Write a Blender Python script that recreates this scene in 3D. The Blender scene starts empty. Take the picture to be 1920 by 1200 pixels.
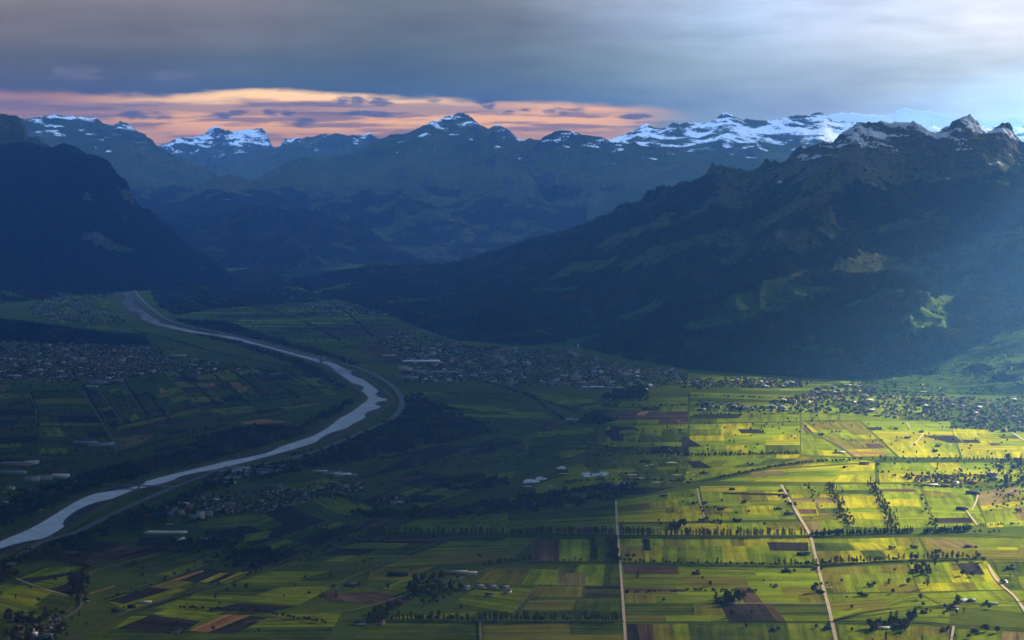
import bpy, math, random, time
import numpy as np
from mathutils import Vector
from mathutils.bvhtree import BVHTree
T0 = time.time()
# ---------------------------------------------------------------- camera, world, sun, exposure
SC = bpy.context.scene
COL = SC.collection
FPX, CX, CY, HZ, CAMZ = 3930.0, 960.0, 600.0, 284.0, 1350.0
PITCH = math.atan((CY - HZ) / FPX)
SUN_AZ, SUN_EL = math.radians(42), math.radians(19)     # azimuth is measured from straight ahead towards the right
SUN_DIR = Vector((math.cos(SUN_EL) * math.sin(SUN_AZ), math.cos(SUN_EL) * math.cos(SUN_AZ), math.sin(SUN_EL)))
EXPOSURE = 2.3
HAZE_DENSITY = 1.75e-5
HAZE_COLOR = (0.14, 0.39, 0.90)

cd = bpy.data.cameras.new('camera'); cam = bpy.data.objects.new('camera', cd); COL.objects.link(cam)
cd.sensor_width = 36.0; cd.lens = 36.0 * FPX / 1920.0; cd.clip_start = 5.0; cd.clip_end = 200000.0
cam.location = (0, 0, CAMZ); cam.rotation_euler = (math.pi / 2 - PITCH, 0, 0)
SC.camera = cam
SC.view_settings.view_transform = 'Standard'; SC.view_settings.look = 'None'
SC.view_settings.exposure = EXPOSURE; SC.view_settings.gamma = 1.0; SC.view_settings.use_curve_mapping = False
SC.render.engine = 'CYCLES'
cy = SC.cycles
cy.max_bounces = 8; cy.diffuse_bounces = 3; cy.glossy_bounces = 2; cy.transmission_bounces = 3
cy.volume_bounces = 1; cy.transparent_max_bounces = 12
cy.use_denoising = True; cy.denoiser = 'OPENIMAGEDENOISE'
cy.use_adaptive_sampling = False
cy.sample_clamp_indirect = 3.0

class E:                                  # tiny expression wrapper over shader math nodes
    def __init__(s, t, sock): s.t, s.s = t, sock
    def _m(s, op, *a, clamp=False):
        n = s.t.nodes.new('ShaderNodeMath'); n.operation = op; n.use_clamp = clamp
        for i, v in enumerate((s,) + a):
            if isinstance(v, E): s.t.links.new(v.s, n.inputs[i])
            else: n.inputs[i].default_value = v
        return E(s.t, n.outputs[0])
    def __add__(s, o): return s._m('ADD', o)
    __radd__ = __add__
    def __mul__(s, o): return s._m('MULTIPLY', o)
    __rmul__ = __mul__
    def __sub__(s, o): return s._m('SUBTRACT', o)
    def __rsub__(s, o): return (s * -1.0) + o
    def __truediv__(s, o): return s._m('DIVIDE', o)
    def pow(s, o): return s._m('POWER', o)
    def max(s, o): return s._m('MAXIMUM', o)
    def min(s, o): return s._m('MINIMUM', o)
    def abs(s): return s._m('ABSOLUTE')
    def clamp(s): return s._m('ADD', 0.0, clamp=True)
    def sstep(s, a, b, lo=0.0, hi=1.0):
        n = s.t.nodes.new('ShaderNodeMapRange'); n.interpolation_type = 'SMOOTHSTEP'
        s.t.links.new(s.s, n.inputs['Value'])
        if a < b: v = (a, b, lo, hi)
        else: v = (b, a, hi, lo)
        for k, x in zip(('From Min', 'From Max', 'To Min', 'To Max'), v): n.inputs[k].default_value = x
        return E(s.t, n.outputs[0])
    def ramp(s, stops, interp='LINEAR'):
        n = s.t.nodes.new('ShaderNodeValToRGB'); s.t.links.new(s.s, n.inputs[0])
        cr = n.color_ramp; cr.interpolation = interp
        while len(cr.elements) < len(stops): cr.elements.new(0.5)
        for e, (p, c) in zip(cr.elements, stops):
            e.position = p; e.color = (*c, 1) if len(c) == 3 else c
        return n.outputs[0]
def mixc(t, f, a, b, mode='MIX'):
    n = t.nodes.new('ShaderNodeMix'); n.data_type = 'RGBA'; n.blend_type = mode
    for i, v in ((0, f), (6, a), (7, b)):
        if isinstance(v, E): v = v.s
        if hasattr(v, 'is_linked'): t.links.new(v, n.inputs[i])
        elif i == 0: n.inputs[0].default_value = v
        else: n.inputs[i].default_value = (*v, 1)
    return n.outputs[2]
def noise(t, vec, scale, detail=4, rough=.55, dist=0.0, out='Fac', w=None):
    n = t.nodes.new('ShaderNodeTexNoise')
    if w is not None: n.noise_dimensions = '4D'; n.inputs['W'].default_value = w
    if vec is not None: t.links.new(vec, n.inputs['Vector'])
    n.inputs['Scale'].default_value = scale; n.inputs['Detail'].default_value = detail
    n.inputs['Roughness'].default_value = rough; n.inputs['Distortion'].default_value = dist
    o = n.outputs[out]
    return E(t, o) if out == 'Fac' else o
def comb(t, x, y, z):
    n = t.nodes.new('ShaderNodeCombineXYZ')
    for i, v in enumerate((x, y, z)):
        if isinstance(v, E): t.links.new(v.s, n.inputs[i])
        else: n.inputs[i].default_value = v
    return n.outputs[0]
def sep(t, vec):
    n = t.nodes.new('ShaderNodeSeparateXYZ'); t.links.new(vec, n.inputs[0])
    return [E(t, o) for o in n.outputs]
def lin(r, g, b):
    f = lambda c: (c / 255 / 12.92) if c / 255 <= .04045 else ((c / 255 + .055) / 1.055) ** 2.4
    return (f(r), f(g), f(b))
XK = 2.0 ** -EXPOSURE
def skyc(r, g, b, k=1.0): return tuple(c * XK * k for c in lin(r, g, b))
ROWK = (1.22, 1.25, 1.25, 1.4, 1.5)

# ---- sky: painted bands of cloud, a lit gap above the horizon on the left, bright cloud on the right
W = bpy.data.worlds.new('World'); SC.world = W; W.use_nodes = True
t = W.node_tree; t.nodes.clear()
wout = t.nodes.new('ShaderNodeOutputWorld'); bgn = t.nodes.new('ShaderNodeBackground')
tc = t.nodes.new('ShaderNodeTexCoord'); D = tc.outputs['Generated']
dx, dy, dz = sep(t, D)
PX = dx * FPX / (dx * dx * -1.0 + 1.0).max(0.04)._m('SQRT') + CX           # behaves like a column, mirrored behind the viewer
PY = dz * -FPX + HZ
nv = comb(t, dx * 10.0, dy * 2.0, dz * 60.0)
big = noise(t, nv, 1.0, 4, .5)
fine = noise(t, comb(t, dx * 34.0, dy * 3.0, dz * 190.0), 1.0, 5, .55)
PYw = PY + (big - 0.5) * 60.0 + (fine - 0.5) * 14.0
PXn = ((PX + (big - 0.5) * 120.0) / 1920.0).clamp()
rows = [
 (0,   [(0,(136,128,132)),(.1,(128,122,130)),(.22,(136,130,138)),(.36,(112,118,128)),(.5,(124,129,144)),(.6,(160,172,194)),(.72,(196,216,236)),(.86,(232,242,250)),(1,(255,255,255))]),
 (65,  [(0,(120,114,120)),(.12,(118,116,126)),(.24,(122,122,134)),(.38,(104,113,126)),(.5,(114,122,138)),(.6,(142,157,182)),(.72,(186,208,232)),(.86,(236,244,252)),(1,(255,255,255))]),
 (130, [(0,(98,97,108)),(.12,(92,96,110)),(.25,(94,104,118)),(.38,(88,101,118)),(.5,(104,117,135)),(.6,(130,148,170)),(.72,(172,190,212)),(.86,(204,218,234)),(1,(232,242,250))]),
 (185, [(0,(92,84,92)),(.12,(84,84,96)),(.25,(80,94,110)),(.38,(80,95,112)),(.5,(90,104,122)),(.6,(112,130,150)),(.72,(160,176,196)),(.86,(200,210,222)),(1,(226,236,246))]),
 (240, [(0,(150,128,122)),(.2,(150,120,122)),(.38,(120,112,124)),(.5,(100,112,130)),(.6,(120,138,160)),(.72,(158,176,198)),(.86,(200,214,230)),(1,(226,238,248))]),
]
cols = [PXn.ramp([(p, skyc(*c, ROWK[i])) for p, c in st]) for i, (_, st) in enumerate(rows)]
col = cols[0]
for k in range(1, len(rows)):
    col = mixc(t, PYw.sstep(rows[k-1][0], rows[k][0]), col, cols[k])
# lit gap: colours of the sky beyond the far edge of the cloud
edge = E(t, (PX / 1920.0).clamp().ramp([(0, (.50,)*3), (.09, (.54,)*3), (.15, (.585,)*3), (.22, (.50,)*3), (.27, (.465,)*3), (.32, (.50,)*3), (.40, (.60,)*3), (.47, (.635,)*3), (.52, (.69,)*3), (.58, (.74,)*3), (.66, (.80,)*3), (.75, (1,)*3)])) * 100.0 + 121.0
below = (PY + (fine - 0.5) * 30.0) - edge
gapm = below.sstep(-3, 12)
glow = (below.sstep(52, 0)) * (PX - 560.0).abs().sstep(620, 60) * 0.9
gcol = mixc(t, glow.s, skyc(250, 178, 70, 1.95), skyc(255, 206, 122, 2.3))
gcol = mixc(t, PX.sstep(420, 60).s, gcol, skyc(178, 126, 70, 1.5))
gcol = mixc(t, PY.sstep(226, 262).s, gcol, skyc(206, 146, 84, 1.7))
# grey-mauve streaks lying inside the gap
st_ = noise(t, comb(t, dx * 16.0, dy * 2.0, dz * 230.0), 1.0, 5, .6, w=3.0)
stm = (st_ * 1.0).sstep(.45, .56) * below.sstep(10, 26)
gcol = mixc(t, (stm * 0.85).s, gcol, skyc(146, 112, 80, 1.35))
lowbank = ((PX - 330.0) / 420.0)._m('POWER', 2.0)
bank = (PY - 205.0 + (fine - .5) * 26.0).abs().sstep(17, 6) * (PX - 560.0).abs().sstep(520, 300)
gcol = mixc(t, (bank * 0.62).s, gcol, skyc(124, 102, 82, 1.3))
kk_ = ((big - .5) * .55 + (fine - .5) * .45 + 1.0) * PXn.sstep(.62, .95, 1.0, .93)
col = mixc(t, 1.0, col, comb(t, kk_ * .98, kk_ * .99, kk_ * (PY.sstep(10, 190, .88, .62) + PXn.sstep(.50, .80) * .20)), 'MULTIPLY')
col = mixc(t, (gapm * PX.sstep(1330, 1100)).s, col, gcol)
# small dark cloud scraps hung in the gap, and two pale puffs on the cloud base
sc_ = noise(t, comb(t, dx * 85.0, dy * 2.0, dz * 330.0), 1.0, 6, .68, w=8.4)
def scrap(cx, cyy, w_, h_):
    d = (((PX - cx) / w_) * ((PX - cx) / w_) + ((PY - cyy) / h_) * ((PY - cyy) / h_)) + (sc_ - .5) * 7.0
    return d.sstep(1.6, -.2)
dk = None
for a in ((645,188,18,7),(672,190,16,8),(712,190,26,8),(697,214,48,6),(905,192,18,6),(918,199,12,6),(955,210,14,5),(1060,211,34,8),
          (418,218,18,6),(450,212,20,6),(510,211,15,7),(542,212,18,5),(572,230,24,7),(282,217,48,9),(1185,219,38,5),(815,190,14,4),(985,208,12,4)):
    s_ = scrap(*a); dk = s_ if dk is None else dk.max(s_)
col = mixc(t, (dk * 0.86).s, col, skyc(82, 88, 98, 1.15))
pf = scrap(140, 141, 46, 15).max(scrap(330, 145, 40, 10))
col = mixc(t, (pf * 0.5).s, col, skyc(134, 130, 134, 1.15))
# sky overhead (seen only above the cloud sheet): clear blue
nish = t.nodes.new('ShaderNodeTexSky'); nish.sky_type = 'NISHITA'; nish.sun_disc = False
nish.sun_elevation = SUN_EL; nish.sun_rotation = SUN_AZ; nish.altitude = 1800
nmul = mixc(t, 1.0, nish.outputs[0], (.06, .06, .06), 'MULTIPLY')
col = mixc(t, dz.sstep(.12, .5).s, col, nmul)
col = mixc(t, dz.sstep(-.012, -.04).s, col, skyc(60, 72, 84))
t.links.new(col, bgn.inputs['Color']); bgn.inputs['Strength'].default_value = 1.0
t.links.new(bgn.outputs[0], wout.inputs[0])

sl = bpy.data.lights.new('sun', 'SUN'); sl.energy = 5.0; sl.angle = math.radians(.5); sl.color = (1.0, .86, .62)
so = bpy.data.objects.new('sun', sl); COL.objects.link(so)
so.rotation_euler = (-SUN_DIR).to_track_quat('-Z', 'Y').to_euler(); so.location = SUN_DIR * 30000

# ---------------------------------------------------------------- helpers
def tag(o, label=None, cat=None, group=None, kind=None):
    if label: o['label'] = label
    if cat: o['category'] = cat
    if group: o['group'] = group
    if kind: o['kind'] = kind
    return o
def link(name, me, parent=None, loc=None, rz=None, scale=None):
    o = bpy.data.objects.new(name, me); COL.objects.link(o)
    if parent: o.parent = parent
    if loc is not None: o.location = loc
    if rz is not None: o.rotation_euler = (0, 0, rz)
    if scale is not None: o.scale = scale if hasattr(scale, '__len__') else (scale,) * 3
    return o
def mesh_np(name, V, F, mat=None, smooth=False):        # F: (n,3) or (n,4) array
    me = bpy.data.meshes.new(name); V = np.asarray(V, np.float32); F = np.asarray(F, np.int32); k = F.shape[1]
    me.vertices.add(len(V)); me.vertices.foreach_set('co', V.ravel())
    me.loops.add(F.size); me.loops.foreach_set('vertex_index', F.ravel())
    me.polygons.add(len(F)); me.polygons.foreach_set('loop_start', np.arange(0, F.size, k, dtype=np.int32))
    me.polygons.foreach_set('loop_total', np.full(len(F), k, np.int32))
    if smooth: me.polygons.foreach_set('use_smooth', np.ones(len(F), bool))
    me.update(calc_edges=True)
    if mat: me.materials.append(mat)
    return me
def attr(me, name, data):
    a = me.attributes.new(name, 'FLOAT', 'POINT'); a.data.foreach_set('value', np.asarray(data, np.float32).ravel())
def G(px, py):                                           # the point of the valley floor seen at this place of the photograph
    t_ = (py - CY) / FPX; cp, sp = math.cos(PITCH), math.sin(PITCH)
    d = ((px - CX) / FPX, cp - t_ * sp, -sp - t_ * cp)
    k = CAMZ / -d[2]
    return (d[0] * k, d[1] * k)
def P3(px, py, y):                                       # the point in that direction at y metres ahead
    t_ = (py - CY) / FPX; cp, sp = math.cos(PITCH), math.sin(PITCH)
    d = ((px - CX) / FPX, cp - t_ * sp, -sp - t_ * cp); k = y / d[1]
    return (d[0] * k, y, CAMZ + d[2] * k)
rng = np.random.default_rng(7); random.seed(7)
_perm = np.random.default_rng(3).permutation(4096).astype(np.int64)
_grad = np.stack([np.cos(np.arange(4096) * 2.399963), np.sin(np.arange(4096) * 2.399963)], 1)
def perlin(x, y, seed=0):
    xi = np.floor(x).astype(np.int64); yi = np.floor(y).astype(np.int64); xf = x - xi; yf = y - yi
    def g(a, b):
        h = _perm[(_perm[(a + seed * 57) & 4095] + b) & 4095]; return _grad[h]
    def dot(a, b, u, v): gg = g(a, b); return gg[..., 0] * u + gg[..., 1] * v
    u = xf ** 3 * (xf * (xf * 6 - 15) + 10); v = yf ** 3 * (yf * (yf * 6 - 15) + 10)
    a = dot(xi, yi, xf, yf); b = dot(xi + 1, yi, xf - 1, yf); c = dot(xi, yi + 1, xf, yf - 1); d = dot(xi + 1, yi + 1, xf - 1, yf - 1)
    return (a + u * (b - a)) * (1 - v) + (c + u * (d - c)) * v
def fbm(x, y, o=5, seed=0, gain=.5):
    s = 0; a = 1; n = 0
    for i in range(o): s = s + a * perlin(x * 2 ** i + 17.3 * i, y * 2 ** i - 9.1 * i, seed + i); n += a; a *= gain
    return s / n * 1.4
def ridged(x, y, o=6, seed=0, gain=.52):
    s = 0; a = 1; n = 0; w = 1.0
    for i in range(o):
        r = 1 - np.abs(perlin(x * 2.03 ** i + 31.7 * i, y * 2.03 ** i + 5.7 * i, seed + i)) * 1.7
        r = np.clip(r, 0, 1) ** 2 * w; w = np.clip(r * 1.6, 0, 1); s = s + a * r; n += a; a *= gain
    return s / n
def sst(x, a, b): q = np.clip((x - a) / (b - a), 0, 1); return q * q * (3 - 2 * q)

# ---------------------------------------------------------------- cloud sheet added out of view, opening and tones shaped to light the valley
def make_deck():
    H = 8000.0; off = H / math.tan(SUN_EL)
    m = bpy.data.materials.new('cloud'); m.use_nodes = True; t = m.node_tree; t.nodes.clear()
    out = t.nodes.new('ShaderNodeOutputMaterial')
    oc = t.nodes.new('ShaderNodeTexCoord').outputs['Object']
    x, y, z = sep(t, oc); x = x * .001; y = y * .001
    n1 = noise(t, comb(t, x, y, 0.0), .55, 4, .5) - .5
    n2 = noise(t, comb(t, x, y * 1.0, 4.0), 1.6, 3, .5) - .5
    xs = x + n1 * 1.3; ys = y + n1 * 1.2 + n2 * .35
    T = (xs - ys * .06).sstep(-.35, 1.15).pow(1.2) * ys.sstep(5.4, 7.6, .36, 1.0) * (ys - (xs * .16)).sstep(11.2, 9.9, .22, 1.0)
    T = T * (ys - (xs * .35)).sstep(17.0, 12.0, .12, 1.0)
    T = T + xs.sstep(-3.6, -.3) * ys.sstep(7.3, 6.1) * .14
    T = T * (n2 * .5 + 1.0)
    n3 = noise(t, comb(t, x, y, 9.0), 1.15, 3, .5)
    T = T.max((xs - ys * .03).sstep(.1, 1.8) * (ys + xs * .8).sstep(9.5, 12.5) * ys.sstep(40, 21) * n3.sstep(.36, .58, .55, 1.0)).max(.0015).clamp()
    tr = t.nodes.new('ShaderNodeBsdfTransparent'); tl = t.nodes.new('ShaderNodeBsdfTranslucent')
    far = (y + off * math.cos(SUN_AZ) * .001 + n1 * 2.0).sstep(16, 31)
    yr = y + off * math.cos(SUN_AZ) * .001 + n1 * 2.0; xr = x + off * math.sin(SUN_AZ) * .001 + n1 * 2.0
    cl = mixc(t, far.s, (.006, .008, .011), (.29, .52, 1.0))  # tone graded from dark near to bright blue far, to light the distant haze
    cl = mixc(t, (xr.sstep(1.5, 9) * yr.sstep(11, 18) * .5).s, cl, (.36, .50, .75))  # right side brightened to light the mountainside and its haze
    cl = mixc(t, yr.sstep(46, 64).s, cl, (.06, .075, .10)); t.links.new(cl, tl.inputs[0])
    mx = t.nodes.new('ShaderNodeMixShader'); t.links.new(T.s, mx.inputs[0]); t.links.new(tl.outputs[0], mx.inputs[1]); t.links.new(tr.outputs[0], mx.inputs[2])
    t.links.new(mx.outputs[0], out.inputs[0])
    S = 90000.0
    me = mesh_np('unseen_cloud_sheet', [(-S, -S, 0), (S, -S, 0), (S, S, 0), (-S, S, 0)], [(0, 1, 2, 3)], m)
    o = link('unseen_cloud_sheet', me, loc=(SUN_DIR.x / SUN_DIR.z * H, SUN_DIR.y / SUN_DIR.z * H, H))
    # keep the sheet's far edge above the frame: it ends 75 km ahead
    v = me.vertices
    for i in (2, 3): v[i].co.y = 75000.0 - o.location.y
    tag(o, 'unseen cloud sheet overhead, opening and tones shaped to light the valley', None, None, 'structure')
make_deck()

def make_haze():
    m = bpy.data.materials.new('haze'); m.use_nodes = True; t = m.node_tree; t.nodes.clear()
    out = t.nodes.new('ShaderNodeOutputMaterial'); pv = t.nodes.new('ShaderNodeVolumePrincipled')
    pv.inputs['Color'].default_value = (*HAZE_COLOR, 1); pv.inputs['Density'].default_value = HAZE_DENSITY
    pv.inputs['Anisotropy'].default_value = .57
    t.links.new(pv.outputs[0], out.inputs['Volume'])
    x0, x1, y0, y1, z0, z1 = -26000, 26000, -3000, 50500, -403, 2480
    V = [(x, y, z) for x in (x0, x1) for y in (y0, y1) for z in (z0, z1)]
    F = [(0, 1, 3, 2), (4, 6, 7, 5), (0, 4, 5, 1), (2, 3, 7, 6), (0, 2, 6, 4), (1, 5, 7, 3)]
    o = link('haze', mesh_np('haze', V, F, m)); tag(o, 'blue haze filling the valley air', None, None, 'stuff')
    m.cycles.homogeneous_volume = True
make_haze()
# ---------------------------------------------------------------- mountains
def princ(name, rough=.9):
    m = bpy.data.materials.new(name); m.use_nodes = True; t = m.node_tree
    b = t.nodes['Principled BSDF']; b.inputs['Roughness'].default_value = rough
    b.inputs['Specular IOR Level'].default_value = 0.0
    return m, t, b
def mountain_mat():
    m, t, b = princ('mountainside', .95)
    geo = t.nodes.new('ShaderNodeNewGeometry'); P = geo.outputs['Position']
    def A(n):
        a = t.nodes.new('ShaderNodeAttribute'); a.attribute_name = n; return E(t, a.outputs['Fac'])
    n1 = noise(t, P, 1 / 260., 6, .62); n2 = noise(t, P, 1 / 60., 4, .6); n3 = noise(t, P, 1 / 900., 4, .55)
    px_, py_, pz_ = sep(t, P); n4 = noise(t, P, 1 / 25., 3, .6); ns = noise(t, comb(t, px_ * .3, py_ * .3, pz_ * 1.6 + px_ * .25), 1 / 110., 4, .6)
    wood = A('wood'); snow = A('snow'); rock = A('rock')
    meadow = mixc(t, n3.sstep(.35, .65).s, (.075, .100, .020), (.165, .135, .055))
    meadow = mixc(t, n2.sstep(.3, .75).s, meadow, (.036, .046, .016))
    meadow = mixc(t, ((pz_ + (n1 - .5) * 300.0).sstep(650, 250) * A('lush')).s, meadow, (.060, .11, .014))
    rockc = mixc(t, n2.sstep(.3, .7).s, (.055, .05, .047), (.17, .16, .15))
    woodc = mixc(t, n2.sstep(.3, .7).s, (.008, .014, .009), (.026, .024, .012))
    rockc = mixc(t, A('lush').s, (.045, .043, .042), rockc); meadow = mixc(t, (A('lush') * .5 + .5).s, (.03, .04, .014), meadow)
    c = mixc(t, (rock + (n1 - .5) * .9 + (n2 - .5) * .5).sstep(.42, .6).s, meadow, rockc)
    c = mixc(t, (wood + (n1 - .5) * 1.0 + (n2 - .5) * .6).sstep(.44, .54).s, c, woodc)
    c = mixc(t, (snow + (n1 - .5) * .8 + (n2 - .5) * .5 + (ns - .5) * 1.5 + (n4 - .5) * .8).sstep(.47, .60).s, c, (.82, .85, .9))
    t.links.new(c, b.inputs['Base Color'])
    bp = t.nodes.new('ShaderNodeBump'); bp.inputs['Distance'].default_value = 28; bp.inputs['Strength'].default_value = .8
    t.links.new((n2 + n1 * 2.0).s, bp.inputs['Height']); t.links.new(bp.outputs[0], b.inputs['Normal'])
    return m
MM = mountain_mat()
def lerp_ctrl(ctrl, n, cols):
    c = np.array(ctrl, float); q = np.cumsum(np.r_[0, np.abs(np.diff(c[:, 0])) + 4]); q /= q[-1]
    u = np.linspace(0, 1, n); return [np.interp(u, q, c[:, k]) for k in range(cols)], u
RANGES = {}
def make_range(name, crest, foot, nu, nv, label, amp=.12, L=1700, seed=1, pw=1.15, back=3500, jag=10, rib=.05, ribL=450,
               woodline=900, snowline=1550, snowamt=.0, rockamt=.0, wood=.6, patches=(), mobj='mountain', crestsm=0, warp=1.0, ds=1.0, lush=1.0):
    """crest: (px, py, km ahead); foot: (px, km ahead). Builds front slope, crest and back slope as one relief."""
    (cx, cyy, cD), u = lerp_ctrl(crest, nu, 3); (fx, fD), _ = lerp_ctrl(foot, nu, 2); cD = cD * ds; fD = fD * ds; far_ = ds > 1
    C = np.array([P3(a, b, d * 1000) for a, b, d in zip(cx, cyy, cD)])
    Fp = np.stack([(fx - CX) / FPX * fD * 1000, fD * 1000], 1)
    arc = np.cumsum(np.r_[0, np.hypot(*np.diff(C[:, :2], axis=0).T)])
    nb = max(8, nv // 4); s = np.r_[np.linspace(0, 1, nv), 1 + np.linspace(0, 1, nb + 1)[1:]]
    S, U = np.meshgrid(s, np.arange(nu), indexing='ij')
    dirb = C[:, :2] - Fp; dirb /= np.linalg.norm(dirb, axis=1)[:, None]
    X = np.where(S <= 1, Fp[U, 0] + (C[U, 0] - Fp[U, 0]) * S, C[U, 0] + dirb[U, 0] * back * (S - 1))
    Y = np.where(S <= 1, Fp[U, 1] + (C[U, 1] - Fp[U, 1]) * S, C[U, 1] + dirb[U, 1] * back * (S - 1))
    zc = C[:, 2] + jag * fbm(arc / 260., arc * 0 + seed, 5, seed, .6) * 1.6
    kw = max(5, nu // 14) | 1; ker = np.hanning(kw + 2)[1:-1]; ker /= ker.sum()
    zsm = np.convolve(np.r_[np.full(kw // 2, zc[0]), zc, np.full(kw // 2, zc[-1])], ker, 'valid')[:nu]
    wS = np.where(S <= 1, np.clip(S, 0, 1) ** 5, np.clip(2 - S, 0, 1) ** 2)
    zz = zsm[U] * (1 - wS) + zc[U] * wS
    prof = np.where(S <= 1, S ** pw, np.clip(1 - (S - 1) ** 1.1 * 1.05, -.05, 1))
    env = np.where(S <= 1, np.sin(np.pi * np.clip(S, 0, 1)) ** .65, np.clip((S - 1) * 3, 0, 1))
    rd = ridged(X / L, Y / L, 7, seed) - .42
    fb = fbm(X / (L * 1.6), Y / (L * 1.6), 5, seed + 20)
    A_ = arc[U] + 380 * warp * fbm(X / 1400., Y / 1400., 4, seed + 5)
    rb = ridged(A_ / ribL / 2.2, S * 1.1 + 3, 5, seed + 9) - .4
    Z = zz * (prof + env * (amp * (rd * 1.5 + fb) + rib * rb * 2.2)) - 12 * (1 - np.clip(S * 8, 0, 1))
    near = np.exp(-((S - 1) / .16) ** 2)
    Z = Z + near * (Z > 700) * ((ridged(X / 420., Y / 420., 5, seed + 33) - .45) * 95 + (ridged(X / 130., Y / 130., 4, seed + 35) - .45) * 30) * (jag / 12.)
    V = np.stack([X, Y, Z], -1).reshape(-1, 3)
    R = len(s); i = np.arange(R - 1)[:, None] * nu + np.arange(nu - 1)[None]; i = i.ravel()
    F = np.stack([i, i + 1, i + nu + 1, i + nu], 1)
    me = mesh_np(name, V, F, MM, True)
    # slope and cover masks
    gy = np.gradient(Z, axis=0); gu = np.gradient(Z, axis=1)
    ds = np.hypot(np.gradient(X, axis=0), np.gradient(Y, axis=0)) + 1; du = np.hypot(np.gradient(X, axis=1), np.gradient(Y, axis=1)) + 1
    slope = np.hypot(gy / ds, gu / du)
    q1 = fbm(X / 1100., Y / 700., 5, seed + 40); q2 = fbm(X / 420., Y / 300., 4, seed + 60)
    wd = wood + q1 * .95 + q2 * .65 - sst(Z, woodline - 200, woodline + 250) * 1.2
    # where each vertex sits in the view, used to put the clearings where the photograph has them
    for (a, b, w_, h_, rot, val) in patches:
        ppx = X / Y * FPX + CX; ppy = HZ - (Z - CAMZ) / Y * FPX
        ca, sa = math.cos(rot), math.sin(rot)
        ex = ((ppx - a) * ca + (ppy - b) * sa) / w_; ey = (-(ppx - a) * sa + (ppy - b) * ca) / h_
        wd = wd + val * np.exp(-(ex ** 2 + ey ** 2) * 1.2)
    rk = rockamt + sst(slope, .55, 1.0) * .6 + (q2) * .3 + sst(Z, woodline, woodline + 500) * .22
    sn = sst(Z, snowline - 250, snowline + 320) * (.55 + snowamt) + .75 * (ridged(X / 700., Z / 230. + Y / 1300., 5, seed + 70) - .40) - sst(slope, .9, 1.5) * .12
    sn = np.where(Z < snowline - 330, 0, sn)
    attr(me, 'lush', np.full(Z.size, 0.0 if far_ else lush)); attr(me, 'wood', np.clip(wd, 0, 1)); attr(me, 'rock', np.clip(rk, 0, 1)); attr(me, 'snow', np.clip(sn, 0, 1))
    o = link(mobj, me); tag(o, label, None, None, 'structure')
    RANGES[name] = dict(X=X, Y=Y, Z=Z, wood=wd, nu=nu, nv=nv, o=o, snow=sn)
    return o
def visible_y(py): return G(960, py)[1] / 1000

# far layers, from the back to the front
make_range('far_icefield', [(1380,250,37),(1480,228,37),(1540,222,37),(1565,212,37),(1600,212,37),(1660,216,37),(1680,208,37.5),(1697,202,37.5),(1712,207,37.5),(1745,208,37.5),(1780,219,37.5),(1830,224,37.5),(1878,228,37),(1900,218,37),(1925,226,37),(2000,214,37),(2200,230,37)],
           [(1300,33),(2260,33)], 500, 70, 'white icefield on the far mountains behind the snowy ridge', ds=1.12, amp=.07, L=2600, seed=11, snowline=900, snowamt=.85, woodline=500, wood=.1, jag=4)
make_range('far_snowy_peaks', [(240,300,38),(300,272,38),(330,260,38),(365,257,38),(382,252,38),(392,243,38.2),(405,238,38.3),(418,244,38.2),(432,246,38),(452,245,38),(466,242,38.2),(480,238,38.4),(492,243,38.3),(503,255,38),(509,270,38),(520,274,38),(535,262,38),(560,259,38),(600,268,38),(760,290,38)],
           [(200,33),(780,33)], 520, 80, 'pale snow peaks far off between the blue slopes', ds=1.12, amp=.08, L=1700, seed=12, snowline=1350, snowamt=-.04, woodline=600, wood=.1, jag=11, pw=1.5)
make_range('blue_back_range', [(330,350,33),(400,316,33),(450,296,33),(490,284,33),(520,276,33),(545,268,33),(570,261,33),(588,254,33),(600,250,33),(615,253,33),(635,251,33),(655,256,33),(675,252,33),(692,249,33),(704,258,33),(730,262,33),(900,280,33)],
           [(260,28.5),(920,28.5)], 420, 90, 'dim blue range dusted with snow behind the first valley head', ds=1.16, amp=.07, seed=13, snowline=1600, snowamt=.12, jag=9)
make_range('left_back_range', [(-260,235,28),(-60,225,28),(45,222,28),(75,219,28),(92,219,28),(105,213,28),(118,219,28),(132,222,28),(150,219,28),(180,222,28),(200,232,28),(212,233,28),(225,226,28),(238,233,28),(255,243,28),(275,257,27.8),(295,273,27.6),(318,288,27.5),(345,300,27.5),(375,308,27.5),(410,326,27.5),(450,340,27.5),(560,380,27)],
           [(-300,22.5),(580,23)], 560, 150, 'blue mountain with a snow dusted top behind the dark left wall', ds=1.16, amp=.09, seed=14, snowline=1680, snowamt=-.08, jag=8, wood=.7)
make_range('central_massif', [(430,372,26),(475,338,26),(510,318,26),(545,300,26.1),(570,293,26.2),(590,298,26.3),(615,297,26.4),(640,294,26.5),(665,285,26.5),(690,273,26.5),(712,262,26.5),(735,254,26.5),(760,249,26.5),(785,238,26.5),(805,231,26.5),(822,225,26.6),(838,219,26.7),(850,216,26.7),(862,213,26.8),(876,216,26.7),(885,223,26.6),(900,236,26.5),(915,242,26.5),(924,234,26.5),(933,230,26.5),(943,235,26.5),(955,246,26.4),(975,259,26.3),(1005,261,26.2),(1040,270,26.2),(1100,300,26)],
           [(300,22.6),(1120,21.5)], 640, 190, 'broad blue mountain with a stepped snow streaked summit in the middle', ds=1.16, amp=.085, seed=15, snowline=1640, snowamt=-.08, jag=6, wood=.62, pw=1.0,
           patches=((640,350,60,10,-.2,-.5),(760,330,50,12,.1,-.4),(820,400,60,12,.2,-.3)))
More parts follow.
